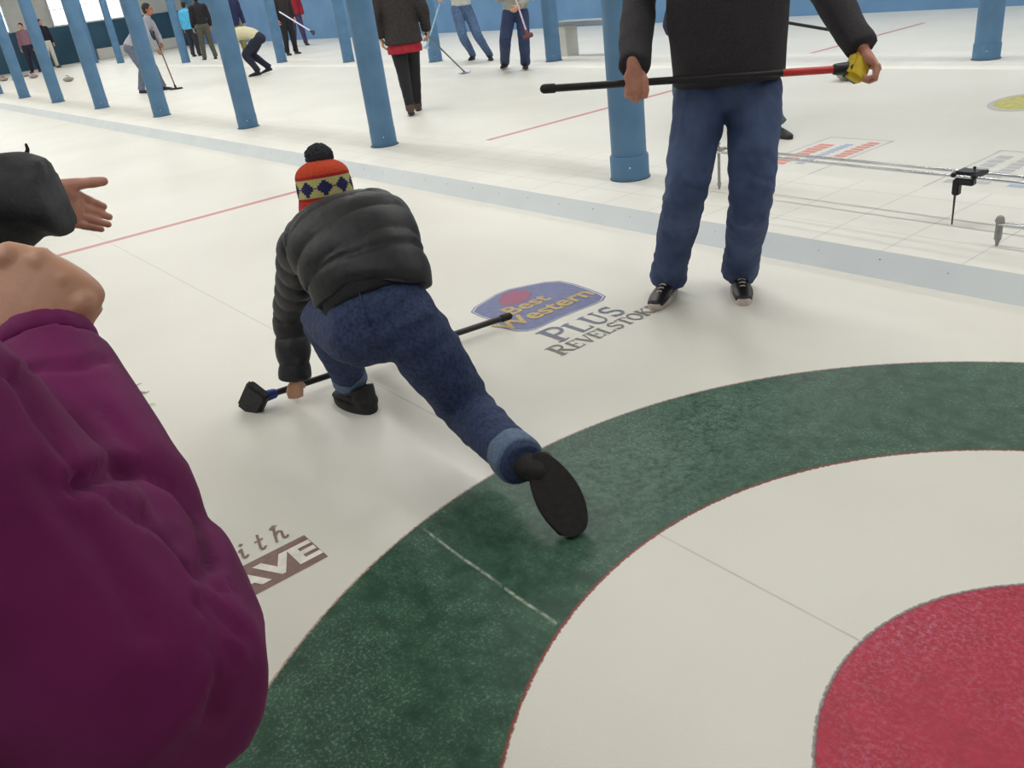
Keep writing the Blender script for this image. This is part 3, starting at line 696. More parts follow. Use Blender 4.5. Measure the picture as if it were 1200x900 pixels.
bm = bmesh.new(); box(bm, pc+V((0, 0, .008)), (.105, .085, .024), rd, bev=.006); box(bm, pc+rd*.048+V((0, 0, .006)), (.024, .125, .020), rd, bev=.004); box(bm, pc-rd*.048+V((0, 0, .006)), (.022, .125, .020), rd, bev=.004); cl = link('clamp', to_mesh(bm), [BP], E, smooth=40)
cl['label'] = 'black sliding clamp'
bm = bmesh.new(); box(bm, pc+rs*-.03+V((0, 0, -.022)), (.085, .04, .035), rd, bev=.005); box(bm, pc-rd*.035+rs*-.035+V((0, 0, -.052)), (.032, .034, .075), rd, bev=.005); link('bracket', to_mesh(bm), [BP], cl, smooth=40)
bm = bmesh.new(); q = pc-rd*.04+rs*-.035; cyl(bm, V((q.x, q.y, ZR-.08)), V((q.x, q.y, WH+.002)), .0055, .0035, 12); link('probe', to_mesh(bm), [mat('dark_steel', (70, 66, 72), .4, metal=.6)], cl, smooth=40)
bm = bmesh.new(); cyl(bm, pc+rd*.03, pc+rd*.02+V((0, 0, .032)), .004, n=12); ell(bm, pc+rd*.02+V((0, 0, .034)), (.008, .008, .007), seg=12); link('knob', to_mesh(bm), [BP], cl)
# low twin-bar stand at the right edge
q = atz(1168, 288, WH); rd2 = V((-1, -.02, 0)).normalized(); rs2 = V((0, 0, 1)).cross(rd2); ht = .115
E = empty('bar_stand', q, 'short grey stand with two low bars on the walkway, at the right edge', 'stand')
for k in range(2):
    p = q+rd2*.62*k
    bm = bmesh.new(); cyl(bm, p+V((0, 0, .03)), p+V((0, 0, ht)), .015, .015, 16); sweep(bm, [p+V((0, 0, ht)), p+V((0, 0, ht+.004))], [.02, .018], None, 16); cyl(bm, p, p+V((0, 0, .035)), .005, .013, 16); link('leg', to_mesh(bm), [GP], E, smooth=40)
for sg in (-1, 1):
    bm = bmesh.new(); cyl(bm, q+rs2*.014*sg+V((0, 0, ht-.014)), q+rd2*.62+rs2*.014*sg+V((0, 0, ht-.014)), .0055, n=12); link('bar', to_mesh(bm), [CH], E, smooth=40)
# bench by the back row
a = atz(657, 27, .52); b = atz(727, 23.5, .52); d = (b-a).normalized(); L_ = (b-a).length; s = V((0, 0, 1)).cross(d)
E = empty('bench', (a.x, a.y, 0), 'narrow bench with grey top and white legs, by the back row of pillars', 'bench')
bm = bmesh.new(); box(bm, (a+b)/2, (L_+.1, .34, .06), d, bev=.008); link('bench_top', to_mesh(bm), [mat('bench_grey', (140, 148, 152), .6, (144, 152, 156), 2)], E, smooth=40)
for q in (.16, L_-.16):
    bm = bmesh.new(); p = a+d*q; box(bm, (p.x, p.y, .245), (.18, .26, .49), d, bev=.008); link('leg', to_mesh(bm), [mat('bench_white', (214, 212, 204), .6, (218, 216, 208), 1)], E, smooth=40)

curling_stone('grey granite curling stone on the second sheet, just behind the hand holding the yellow brush', atz(997, 93.5), 2.2, None)
REDH, YELH = (170, 50, 44), (200, 180, 60)
for i, (u, v, h, l) in enumerate(((81, 95.5, (110, 120, 110), 'small far grey curling stone alone on the ice among the left pillars'),
        (5, 95, REDH, 'far curling stone with a red handle at the left edge of the picture'), (20, 95, REDH, 'far curling stone, left one of the row below the dark far wall'),
        (30, 90, (150, 150, 146), 'far curling stone, middle one of the row below the dark far wall'), (40, 91.5, REDH, 'far curling stone, right one of the row below the dark far wall'))):
    p = atz(u, v); curling_stone(l, (min(p.x, 40.2), p.y, 0), .5+i, 'curling stones at the far end', h)
# ================================================================== PEOPLE
def dep(p): return (V(p)-CAM).dot(F)
def camang(p): return math.atan2(CAM.y-p.y, CAM.x-p.x)
Z = V((0, 0, 1))
# ---------------------------------------------------------------- 1. the thrower, low lunge, seen from behind
J = {}
J['hiL'] = atz(420, 390, .50); J['hiR'] = atz(484, 388, .50)
J['pel'] = (J['hiL']+J['hiR'])/2+V((.02, 0, .06))
J['shL'] = atz(355, 288, .70); J['shR'] = atz(446, 268, .74)
J['sho'] = (J['shL']+J['shR'])/2+V((0, 0, .03))
J['nec'] = atz(388, 250, .79); J['hed'] = atz(382, 231, .835)
J['wai'] = J['pel'].lerp(J['sho'], .33)+V((-.02, 0, .065)); J['che'] = J['pel'].lerp(J['sho'], .70)+V((-.01, 0, .065))
J['elL'] = atz(341, 368, .36); J['wrL'] = atz(346, 447, .10)
J['elR'] = J['shR']+V((.10, -.10, -.24)); J['wrR'] = V((2.83, -.13, .13))
J['knL'] = atz(381, 374, .42); J['anL'] = atz(411, 446, .105)
hl = atz(438, 485, 0); tl = atz(402, 463, 0)
J['heL'] = hl; J['toL'] = hl+(tl-hl).normalized()*.265
J['knR'] = atz(551, 484, .20); J['anR'] = atz(610, 541, .200)
J['toR'] = atz(679, 627, .012); J['heR'] = atz(628, 531, .235)
J['hf'] = V((.92, -.1, -.28)); J['hu'] = V((.14, -.06, .97)); J['l'] = (J['shL']-J['shR']).normalized()
spine = [J['pel']-(J['sho']-J['pel'])*.15, J['wai'], J['che'], J['sho'], J['nec']]
q1 = quilt([spine, [J['sho'].lerp(J['shL'], .8), J['elL'], J['wrL']], [J['sho'].lerp(J['shR'], .8), J['elR'], J['wrR']]], .100, .0125)
dn = folds(.006, 11, (1, 1, 1), 2., [(J['knR'], (J['anR']-J['hiR']).normalized(), .11, .006, 95), (J['hiR'], (J['knR']-J['hiR']).normalized(), .12, .006, 85), (J['hiL'], V((0, 0, 1)), .12, .005, 90), (J['knL'], V((0, 0, 1)), .1, .006, 90)])
fdir = (J['anR']-J['knR']).normalized()
THR = person('person in black quilted jacket and knitted hat, crouched low, one leg stretched back', J, PUFFER, DENIM, RUBBER, hair=None,
    build=.98, vox=.008, legs=(.107, .082, .068, .058, .062), hands={'L': dict(d=V((.35, .05, -.93)), n=V((-.9, .2, -.3)), side=-1, curls=(1.2, 1.2, 1.2, 1.2), thumb=(.6, .5)), 'R': dict(d=V((.4, .0, -.9)), n=V((-.9, 0, -.4)), side=1, curls=(1.2,)*4, thumb=(.6, .5))},
    hand_s=.84, torso=dict(w=(.192, .20, .21, .165, .080), d=(.128, .138, .132, .095, .07)), arm_r=(.078, .068, .064, .058), hem=-.05, shirt_disp=q1, pants_disp=dn, gname='quilted_jacket', pname='jeans',
    shoe_kw=dict(bulky=1.5), shoe_up={'L': Z, 'R': (J['anR']-(J['heR']+J['toR'])/2).normalized()*.45+((J['heR']+J['toR'])/2-CAM).normalized()*.8}, root=V((2.3, .15, 0)), hvox=.004)
E, body, tr, jk = THR
# the jacket hem sags towards the right hip; a lock of hair shows under the hat
up0 = (J['wai']-J['pel']).normalized(); lh = (J['hiL']-J['hiR']).normalized(); org = ORG[E.name]
for v in jk.data.vertices:
    c = v.co+org-J['pel']; s_, r_ = c.dot(up0), -c.dot(lh)
    if s_ < .10 and abs(r_-.01) < .11 and (v.co+org-J['pel']).dot(up0.cross(lh))*(1 if up0.cross(lh).dot(CAM-J['pel']) > 0 else -1) > 0: v.co += up0*.045*math.cos((r_-.01)/.11*pi/2)*(1-max(0, s_)/.10)
    if s_ < .22 and r_ > -.05: v.co -= up0*(.06*min(1, (r_+.05)/.2)*max(0, 1-s_/.22))
hd_ = J['hed']; h1 = (V(J['hu']).cross(V(J['hf']))).normalized()
bm = bmesh.new(); limb(bm, [hd_+h1*.07-Z*.03, hd_+h1*.082-Z*.075-V(J['hf'])*.02, hd_+h1*.075-Z*.12-V(J['hf'])*.03], [.018, .016, .006]); link('hair', fuse(bm, .005, 2, lambda co, no: .004*noise.noise(co*70)), [mat('blond_hair', (168, 124, 84), .6, (188, 146, 104), 80)], E)
# turned-up jeans cuffs
for s, e0, e1, r0 in (('R', .78, 1.0, .070), ('L', .86, 1.0, .064)):
    k, a = J['kn'+s], J['an'+s]; d = (a-k).normalized(); L0 = (a-k).length
    p0, p1 = k+d*L0*e0, k+d*L0*e1
    bm = bmesh.new(); sweep(bm, [p0, p0.lerp(p1, .1), p0.lerp(p1, .5), p0.lerp(p1, .92), p1], [r0-.004, r0+.003, r0+.005, r0+.005, r0-.002], None, 32, (False, False))
    me = fuse(bm, .006, 1, lambda co, no: .0025*noise.noise(co*30)); link('turned_up_cuff', me, [DENIM_LIGHT], tr)['label'] = 'pale blue turned-up cuff'
for s in 'LR':
    a = J['an'+s]; kd = (J['kn'+s]-a).normalized(); mid = J['he'+s].lerp(J['to'+s], .32)
    bm = bmesh.new(); limb(bm, [a.lerp(mid, .50), a.lerp(mid, .25), a+kd*.02, a+kd*.07], [.036, .042, .045, .048], m=3, caps=(True, False)); link('boot_shaft', fuse(bm, .007, 2), [RUBBER], E)
# band of dark shirt and belt line under the jacket
p = J['pel']; up0 = (J['wai']-J['pel']).normalized(); lh = (J['hiL']-J['hiR']).normalized()
bm = bmesh.new(); sweep(bm, [p+up0*.035, p+up0*.05, p+up0*.10], [(.158, .118), (.162, .122), (.160, .122)], lh, 40, (False, False)); link('shirt_tail', fuse(bm, .009, 1), [BLACK_CLOTH], E)
bm = bmesh.new(); bk = up0.cross(lh); bk = bk if bk.dot(CAM-p) > 0 else -bk
for sg, ll in ((0, .07),): box(bm, p+up0*-.01+bk*.118+lh*.0, (.012, .004, .11), up0.cross(lh), up0)
link('centre_seam', to_mesh(bm), [DENIM], tr)
# knitted hat with pompom
hc = J['hed']; hu = V(J['hu']).normalized(); hf = V(J['hf']); hf = (hf-hu*hf.dot(hu)).normalized(); hl_ = hu.cross(hf)
HN, HV = 72, 44
prof = []
for j in range(HV+1):
    t = j/HV; z = -.055+t*.152
    if t < .62: r = .094+.004*sin(t/.62*pi)
    else: q = (t-.62)/.38; r = .0945*math.sqrt(max(0, 1-q**2.1))
    prof.append((max(r, .002), z))
bm = bmesh.new()
knit = lambda i, j: .0012*sin(i*pi/1.0)*0+.0013*(1 if (i+j) % 2 else -1)
rings = [[hc+hf*((r+knit(i, j))*1.04*cos(2*pi*i/HN)-.008)+hl_*((r+knit(i, j))*.93*sin(2*pi*i/HN))+hu*(z+.028) for i in range(HN)] for j, (r, z) in enumerate(prof)]
ringed(bm, rings)
me = to_mesh(bm)
hatm = [mat('wool_orange', (196, 62, 34), .95, (220, 86, 48), 200, 4, .4, 500), mat('wool_cream', (190, 184, 116), .95, (206, 200, 136), 200, 4, .4, 500), mat('wool_navy', (34, 36, 84), .95, (48, 50, 104), 200, 4, .4, 500), mat('wool_red', (170, 34, 44), .95, (196, 46, 52), 200, 4, .4, 500)]
hat = link('knitted_hat', me, hatm, E)
org = ORG[E.name]
for pl in me.polygons:
    c = pl.center+org-hc; a = math.atan2(c.dot(hl_)/.93, (c.dot(hf)+.008)/1.04)/(2*pi)+.5; z = (c.dot(hu)-.028+.055)/.152
    k = 0
    if .22 < z < .62:
        u = (a*9) % 1; w = (z-.22)/.40
        k = 2 if abs(u-.5)/.5+abs(w-.5)/.5 < .92 else 1
    elif .16 < z <= .22 or .62 <= z < .68: k = 3
    pl.material_index = k
for sg in (-1, 1):
    bm = bmesh.new(); limb(bm, [hc+hl_*.080*sg+hf*.0+hu*.0, hc+hl_*.088*sg+hu*-.045+hf*.005, hc+hl_*.082*sg-hu*.085+hf*.012], [(.045, .008), (.038, .009), (.014, .007)], hf)
    link('ear_flap', fuse(bm, .005, 2), [hatm[3]], hat)
bm = bmesh.new(); pc_ = hc+hu*.136-hf*.004+R*.006; ell(bm, pc_, (.046, .046, .040), seg=40)
me = fuse(bm, .0035, 1, lambda co, no: .005*noise.noise(co*160)+.003*noise.noise(co*60)); link('pompom', me, [mat('pompom_wool', (34, 38, 46), .95, (60, 64, 72), 220, 4, .6, 400)], hat)

# the thrower's broom lies across the ice in front
P0 = atz(595, 371, .045); P1 = atz(306, 466, .05)
broom('black broom with blue neck held flat across the ice by the crouched person', P0, P1, neck_mat=mat('blue_plastic', (30, 48, 120), .4), head_mat=mat('dark_grey_pad', (44, 44, 46), .8, (58, 58, 60), 90), head_dir=V((.50, .16, -.6)), head_up=V((.55, -.75, -.1)), head_size=(.155, .10, .04), r=.0135)

# ---------------------------------------------------------------- 2. man standing with a broom held across
ang = math.atan2(.764, -.645)-.03
o = dict()
J = stand_joints(2.27, -1.46, ang, 1.80)
px = {'heR': atz(789, 343, 0), 'toR': atz(767, 359, 0), 'heL': atz(866, 334, 0), 'toL': atz(873, 356, 0)}
for s, a, b in (('R', (790, 337), (770, 360)), ('L', (866, 331), (872, 358))):
    h, t = atz(*a, 0), atz(*b, 0); J['he'+s] = h; J['to'+s] = h+(t-h).normalized()*.30; J['an'+s] = h+(t-h).normalized()*.075+V((0, 0, .10))
J['hiR'] = at(822, 112, 3.49); J['hiL'] = at(886, 112, 3.49); J['pel'] = (J['hiL']+J['hiR'])/2+V((0, 0, .05))
J['knR'] = at(803, 226, 3.50); J['knL'] = at(880, 232, 3.47)
J['wai'] = J['pel']+V((0, 0, .15)); J['che'] = J['pel']+V((0, 0, .37)); J['sho'] = J['pel']+V((0, 0, .50)); J['nec'] = J['pel']+V((0, 0, .57)); J['hed'] = J['pel']+V((0, 0, .70))+J['f']*.03
J['shR'] = J['sho']-J['l']*.21-Z*.02; J['shL'] = J['sho']+J['l']*.21-Z*.02
J['elR'] = at(752, -16, 3.50); J['elL'] = at(952, -38, 3.46)
J['wrR'] = at(743, 78, 3.265); J['wrL'] = at(1011, 57, 3.28)
c1 = at(640, 104, 3.305); c2 = at(1014, 79, 3.28)
bd = (c2-c1).normalized()
kn = [(J['kn'+s], (Z+J['l']*.5).normalized(), .13, .004, 110) for s in 'LR']+[(J['an'+s]+Z*.07, (Z+J['l']*.3).normalized(), .09, .007, 120) for s in 'LR']+[((J['hiL']+J['hiR'])/2-Z*.04, V((0, 0, 1)), .10, .006, 60)]
MAN = person('man in charcoal fleece and blue jeans standing on the ice, holding a broom crosswise', J, SWEATER, DENIM_MAN, mat('shoe_black', (24, 23, 26), .4, (36, 34, 38), 60), skin=SKIN_PINK, vox=.010,
    legs=(.106, .086, .078, .080, .086), torso=dict(w=(.222, .232, .235, .205, .08), d=(.135, .142, .145, .11, .075)), hem=.015, cuff_ext=.04, arm_r=(.085, .070, .062, .056), gname='fleece_jacket', pname='jeans',
    hands={'R': dict(d=V((0, 0, -1))+F*.05, n=-F+U*.15, side=-1, curls=((.55, 1.2, 1.1),)*4, thumb=(.9, .5), td=R*.45-U*.9-F*.1), 'L': dict(d=(R*.50-U*.80-F*.1), n=-F*.35+R*.85+U*.5, side=1, curls=((.75, 1.1, .7),)*4, thumb=(.9, .5), td=-R*.1-U*.8+F*.5)},
    shoe_kw=dict(sole=WHITE_SOLE, lace=LACE), pants_disp=folds(.009, 8, (1.6, 1.6, 1.0), 4., kn), shirt_disp=folds(.011, 5, (1, 1, .8), 6.), hand_s=1.06, hvox=.0035, root=V((2.27, -1.46, 0)))
E = MAN[0]
bm = bmesh.new(); p = J['che']+J['f']*.148
sweep(bm, [p-Z*.005, p+Z*.12], [.006, .006], None, 10); box(bm, p-Z*.02+J['f']*.006, (.008, .010, .035), J['f'], Z, .002); link('zip', to_mesh(bm), [mat('zip_metal', (150, 146, 144), .3, metal=.8)], MAN[3], smooth=40)
RED = mat('red_shaft', (196, 44, 48), .35, (210, 60, 58), 10)
broom('long broom held by the standing man, black grip, red lower shaft and yellow brush', c1, c2-bd*.06, tail=RED, frac=.78, neck_mat=BP, head_mat=mat('yellow_pad', (214, 184, 40), .6, (226, 200, 60), 40, 3), head_dir=(R*.35+U*.9), head_up=F-R*.35, head_size=(.095, .085, .05), r=.0145)

# ---------------------------------------------------------------- background figures
def zb(u, v):
    y = atz(u, v, 0).y; return .02 if -8.66 < y < -7.40 else 0.
def fig(label, uv, ang, H, shirt, pants, **k):
    z0 = zb(*uv); p = atz(*uv, z0); over = k.pop('over', None); st = k.pop('stance', .10); rel = k.pop('rel', True); lean = k.pop('lean', 0.)
    a = camang(p)+ang if rel else ang
    Jx = stand_joints(p.x, p.y, a, H, over, st, lean)
    for q in Jx:
        if q not in ('f', 'l', 'P'): Jx[q] = Jx[q]+Z*z0
    fix = k.pop('fix', None)
    if fix: fix(Jx)
    return person(label, Jx, shirt, pants, **k)+(Jx,)
COAT = mat('dark_coat', (40, 36, 36), .9, (58, 52, 52), 50, 4, .3, 200)
REDC = mat('red_cloth', (150, 24, 42), .85, (166, 36, 52), 20)
CREAM = mat('cream_cloth', (214, 206, 170), .85, (222, 214, 182), 12)
# 3. behind the standing man
def fx(J):
    J['hiL'] = at(842, 62, dep(J['pel'])); J['hiR'] = at(808, 62, dep(J['pel'])+.0)
    J['pel'] = (J['hiL']+J['hiR'])/2+Z*.03; J['wai'] = J['pel']+Z*.14; J['che'] = J['pel']+Z*.33; J['sho'] = J['pel']+Z*.46; J['nec'] = J['pel']+Z*.53; J['hed'] = J['pel']+Z*.66
    J['shL'] = J['sho']+J['l']*.19; J['shR'] = J['sho']-J['l']*.19
    J['heL'] = atz(905, 158, 0); J['toL'] = atz(921, 162, 0); J['toL'] = J['heL']+(J['toL']-J['heL']).normalized()*.27; J['anL'] = J['heL']+(J['toL']-J['heL']).normalized()*.07+Z*.09
    J['knL'] = J['hiL'].lerp(J['anL'], .5)+Z*.02+J['f']*.05
    J['heR'] = atz(812, 150, 0); J['toR'] = J['heR']+J['f']*.27; J['anR'] = J['heR']+J['f']*.07+Z*.09; J['knR'] = at(800, 105, dep(J['hiR'])-.05)
    J['elL'] = at(880, -30, dep(J['pel'])); J['wrL'] = at(896, 10, dep(J['pel'])-.2); J['elR'] = J['shR']-J['l']*.06-Z*.28; J['wrR'] = at(840, 20, dep(J['pel'])-.25)
GLOVE = mat('black_glove', (20, 22, 26), .7)
g = fig('person mostly hidden behind the standing man, with a black glove and grey-blue trousers', (860, 150), .2, 1.75, mat('navy_cloth', (26, 32, 52), .85, (36, 42, 64)), mat('teal_grey_denim', (70, 92, 104), .85, (86, 108, 118), 12), fix=fx, shoes=mat('dark_green_shoe', (36, 44, 38), .6), skin=SKIN, legs=(.10, .085, .075, .07, .08), vox=.013, pname='trousers')
Jg = g[-1]; bm = bmesh.new(); w = Jg['wrL']; d = (w-Jg['elL']).normalized(); hand(bm, w-d*.005, d, -F, 1, (1.1,)*4, (.6, .5), 1.12); link('glove', fuse(bm, .006, 2), [GLOVE], g[0])
dd = dep(w)-.02
broom('black broom with an orange head, mostly hidden behind the standing man', at(872, 18, dd), at(1008, 41, dd+.15), neck_mat=mat('orange_plastic', (206, 84, 50), .5), head_mat=mat('orange_pad', (214, 92, 58), .6), head_size=(.10, .06, .05), head_dir=U*.9+R*.2, head_up=-F)

# 4. woman walking away
def fx(J):
    f, l = J['f'], J['l']; b = (J['heL']+J['heR'])/2
    J['anL'] = b+f*(-.10)+l*.045+Z*.12; J['heL'] = b-f*.17+l*.045+Z*.03; J['toL'] = b+f*.08+l*.045
    J['anR'] = b+f*.30-l*.03+Z*.09; J['heR'] = b+f*.23-l*.03; J['toR'] = b+f*.48-l*.03
    J['knL'] = J['hiL'].lerp(J['anL'], .5)+f*.05; J['knR'] = J['hiR'].lerp(J['anR'], .5)+f*.03
    J['elR'] = J['shR']-l*.09-Z*.27; J['wrR'] = J['elR']-Z*.22+f*.14-l*.0; J['elL'] = J['shL']+l*.09-Z*.27-f*.03; J['wrL'] = J['elL']-Z*.24+f*.05-l*.02
wm = fig('person in dark coat with red hem, black leggings and brown boots, walking away', (487, 133), pi-.05, 1.72, COAT, BLACK_CLOTH, fix=fx, shoes=mat('brown_boot', (66, 46, 40), .6, (84, 60, 50), 30), stance=.03, hem=.17, vox=.012, legs=(.092, .078, .058, .050, .05), torso=dict(w=(.215, .185, .195, .18, .08), d=(.165, .135, .135, .105, .07)), gname='coat', pname='leggings', arm_r=(.085, .07, .06, .055), build=1.05)
Jw = wm[-1]; p = Jw['pel']
bm = bmesh.new(); sweep(bm, [p-Z*.25, p-Z*.2, p-Z*.10], [(.205, .155), (.205, .156), (.18, .13)], Jw['l'], 36, (False, False)); link('red_hem', fuse(bm, .012, 2, folds(.005, 12)), [REDC], wm[0])
for s in 'LR':
    bm = bmesh.new(); a = Jw['an'+s]; kd = (Jw['kn'+s]-a).normalized(); limb(bm, [a-kd*.03, a+kd*.05, a+kd*.14], [.055, .052, .056], m=3, caps=(True, False)); link('boot_shaft', fuse(bm, .010, 2), [MATS['brown_boot']], wm[0])
hp = Jw['wrR']+(Jw['wrR']-Jw['elR']).normalized()*.07; e = atz(544, 84, .03)
broom('thin black broom with a round white head trailing beside the person in the dark coat', hp+(hp-e).normalized()*.12, e, head_mat=mat('pale_pad', (206, 208, 222), .6), round_head=True, head_size=(.21, .13, .05), neck_mat=mat('lilac_plastic', (120, 130, 180), .5), head_up=Z, head_dir=V((0, 0, 1)).cross(hp-e)+V((-.1, .1, 0)), r=.011)

# 5. pale sweater, jeans
def feet(J, L, R_):
    for s, (h, t) in (('L', L), ('R', R_)):
        z0 = zb(*h); H_, T_ = atz(*h, z0), atz(*t, z0); J['he'+s] = H_; J['to'+s] = H_+(T_-H_).normalized()*.27; J['an'+s] = H_+(T_-H_).normalized()*.07+Z*.09
def fx(J):
    D = dep(J['pel']); feet(J, ((574, 70), (580, 74)), ((556, 69), (541, 75)))
    J['hiL'] = at(548, 12, D); J['hiR'] = at(535, 12, D); J['pel'] = at(541, 8, D); J['wai'] = J['pel']+Z*.15; J['knL'] = at(560, 42, D-.03); J['knR'] = at(543, 44, D-.05)
    J['che'] = J['pel']+Z*.35; J['sho'] = J['pel']+Z*.48; J['nec'] = J['pel']+Z*.55; J['hed'] = J['pel']+Z*.68
    J['shR'] = J['sho']-J['l']*.19; J['shL'] = J['sho']+J['l']*.19; J['elR'] = at(509, -22, D-.1); J['wrR'] = at(513, -4, D-.25); J['elL'] = at(562, -20, D); J['wrL'] = at(550, -8, D-.28)
p5 = fig('person in a pale sweater and faded blue jeans, standing right of the dark coat', (560, 73), .1, 1.76, mat('pale_sweater', (196, 200, 192), .9, (208, 212, 204)), DENIM_PALE, fix=fx, shoes=mat('shoe_dark', (34, 30, 32), .6), legs=(.092, .078, .062, .055, .06), torso=dict(w=(.168, .168, .185, .18, .075), d=(.12, .12, .13, .10, .07)), vox=.014)
w = p5[-1]['wrR']; D = dep(w)
broom('pale thin broom pole held by the person in the pale sweater', at(535, -60, D-.05), at(500, 54, D), shaft=mat('pale_shaft', (150, 176, 196), .4), head_mat=mat('pale_grey_pad', (176, 184, 190), .6), head_size=(.10, .05, .035), neck_mat=mat('pale_shaft', (0, 0, 0)), r=.013, head_dir=R)
# 6. grey sweater, dark jeans
def fx(J):
    D = dep(J['pel']); feet(J, ((617, 79), (613, 84)), ((594, 78), (581, 84)))
    J['hiL'] = at(612, 17, D); J['hiR'] = at(596, 17, D); J['pel'] = at(604, 13, D); J['wai'] = J['pel']+Z*.15; J['knL'] = at(614, 48, D-.03); J['knR'] = at(592, 48, D-.05)
    J['che'] = J['pel']+Z*.35; J['sho'] = J['pel']+Z*.48; J['nec'] = J['pel']+Z*.55; J['hed'] = J['pel']+Z*.68
    J['shR'] = J['sho']-J['l']*.19; J['shL'] = J['sho']+J['l']*.19; J['elR'] = J['shR']-J['l']*.05-Z*.28; J['wrR'] = at(599, -12, D-.30); J['elL'] = J['shL']+J['l']*.05-Z*.28; J['wrL'] = at(607, 8, D-.30)
p6 = fig('person in a light grey sweater and dark blue jeans, holding a brown-headed broom', (602, 82), .05, 1.78, mat('grey_sweater', (146, 146, 138), .9, (162, 162, 154), 40), DENIM, fix=fx, shoes=mat('shoe_maroon', (50, 32, 38), .6), legs=(.10, .088, .075, .072, .078), torso=dict(w=(.185, .18, .195, .185, .075), d=(.13, .128, .135, .10, .07)), vox=.014)
D = dep(p6[-1]['wrL'])-.03
broom('broom with pale shaft and brown head held by the person in grey sweater', at(588, -50, D+.03), at(618, 40, D), shaft=mat('pinkish_shaft', (196, 176, 186), .4), head_mat=mat('brown_pad', (92, 54, 48), .7), neck_mat=mat('brown_neck', (110, 60, 52), .5), head_size=(.15, .06, .045), head_dir=R*.93+U*.37, head_up=-F, r=.013)
# 7. red jacket at the wall
fig('person in a red jacket and purplish trousers standing far off before the blue wall', (353, 54), .3, 1.74, REDC, mat('plum_cloth', (64, 52, 92), .85, (78, 64, 104)), stance=.13, hem=.07, vox=.018, torso=dict(w=(.20, .19, .195, .185, .08), d=(.14, .13, .135, .105, .07)))
# 8. black clothes by the pillar
p8 = fig('person all in black beside the person in red, a white broom held across', (343, 64), .5, 1.80, mat('black_top', (36, 28, 32), .85, (50, 40, 42)), BLACK_CLOTH, stance=.08, vox=.018, hem=.05)
D = dep(p8[-1]['pel'])-.35
broom('white broom with a small dark head pointing right, far off beside the person in black', at(326, 13, D), at(366, 37.5, D), shaft=mat('white_shaft', (214, 214, 226), .4), head_mat=BLACK_CLOTH, neck_mat=BP, head_size=(.11, .07, .05), head_dir=U, head_up=-F, r=.018)
# 9. crouching in cream
pb = atz(304, 88, 0); fdv = (-R-V((0, 0, 1))*(-R).dot(Z)); fa = math.atan2(fdv.y, fdv.x)
def fx(J):
    P = J['P']
    J.update(pel=P(-.16, 0, .74), wai=P(.0, 0, .84), che=P(.22, 0, .86), sho=P(.40, 0, .80), nec=P(.47, 0, .78), hed=P(.60, 0, .76),
        shL=P(.38, .18, .76), shR=P(.38, -.18, .76), elL=P(.42, .22, .50), elR=P(.42, -.22, .52), wrL=P(.44, .16, .28), wrR=P(.50, -.16, .32),
        hiL=P(-.14, .09, .70), hiR=P(-.14, -.09, .70), knL=P(.16, .11, .44), anL=P(-.02, .11, .10), heL=P(-.08, .11, .01), toL=P(.20, .12, 0), knR=P(.10, -.16, .42), anR=P(-.18, -.22, .12), heR=P(-.25, -.22, .05), toR=P(.02, -.22, 0))
    J['hf'] = J['P'](1, 0, -.5)-J['P'](0, 0, 0); J['hu'] = V(J['f'])*.5+Z*.8
fig('person in a cream top and navy trousers bent over far off by the blue pillars', (304, 88), fa, 1.72, CREAM, mat('navy_trousers', (26, 30, 48), .85, (36, 40, 60)), rel=False, fix=fx, shoes=LEATHER, vox=.015, hem=-.02, shirt_disp=folds(.008, 6))
# 10. navy top behind
fig('person in a navy top and olive trousers standing just behind the bent-over person', (285, 72), .4, 1.80, mat('navy_top', (30, 34, 70), .85, (40, 44, 84)), mat('olive_cloth', (120, 116, 64), .85, (136, 130, 76)), stance=.10, vox=.018, hem=.12)
# 11, 12
fig('person in a bright cyan jacket and dark trousers, back turned, between the pillars', (231, 66), 2.6, 1.70, mat('cyan_cloth', (64, 164, 208), .7, (84, 182, 220), 8), mat('charcoal_trousers', (36, 38, 48), .85), stance=.07, vox=.018, hem=.10, shirt_disp=folds(.010, 6), torso=dict(w=(.21, .19, .20, .19, .08), d=(.15, .13, .135, .105, .07)))
fig('person in a black top and olive-brown trousers beside the cyan jacket', (247, 70), 3.4, 1.82, mat('black_top2', (26, 22, 26), .85, (36, 32, 36)), mat('olive_brown', (78, 74, 64), .85, (92, 88, 76), 12), stance=.11, vox=.018, hem=.02)
# 13. sweeper
fdv = (R-Z*R.z); fa2 = math.atan2(fdv.y, fdv.x)
def fx(J):
    P = J['P']
    J.update(pel=P(-.18, 0, .92), wai=P(-.06, 0, 1.04), che=P(.13, 0, 1.20), sho=P(.27, 0, 1.32), nec=P(.32, 0, 1.40), hed=P(.38, 0, 1.54),
        shL=P(.28, .19, 1.29), shR=P(.28, -.19, 1.29), elL=P(.34, .24, 1.03), elR=P(.32, -.22, 1.03), wrL=P(.42, .08, .88), wrR=P(.38, -.08, .78),
        hiL=P(-.17, .09, .90), hiR=P(-.17, -.09, .90), knL=P(.10, .12, .50), anL=P(.20, .12, .09), heL=P(.13, .12, 0), toL=P(.39, .12, 0), knR=P(-.02, -.12, .48), anR=P(-.16, -.13, .10), heR=P(-.23, -.13, .02), toR=P(.03, -.13, 0))
sw = fig('person in a light grey top sweeping beside a front pillar, dark hair', (179, 108), fa2, 1.70, mat('light_grey_top', (160, 158, 168), .85, (172, 170, 180)), mat('grey_trousers', (96, 104, 122), .85, (108, 116, 134)), rel=False, fix=fx, shoes=mat('shoe_grey', (44, 48, 58), .6), vox=.015, skin=mat('skin_brown', (160, 112, 92), .5), hem=.05, arm_r=(.075, .062, .046, .038))
Js = sw[-1]; e = atz(206, 103, .03); t0 = Js['wrR'].lerp(Js['wrL'], .5)
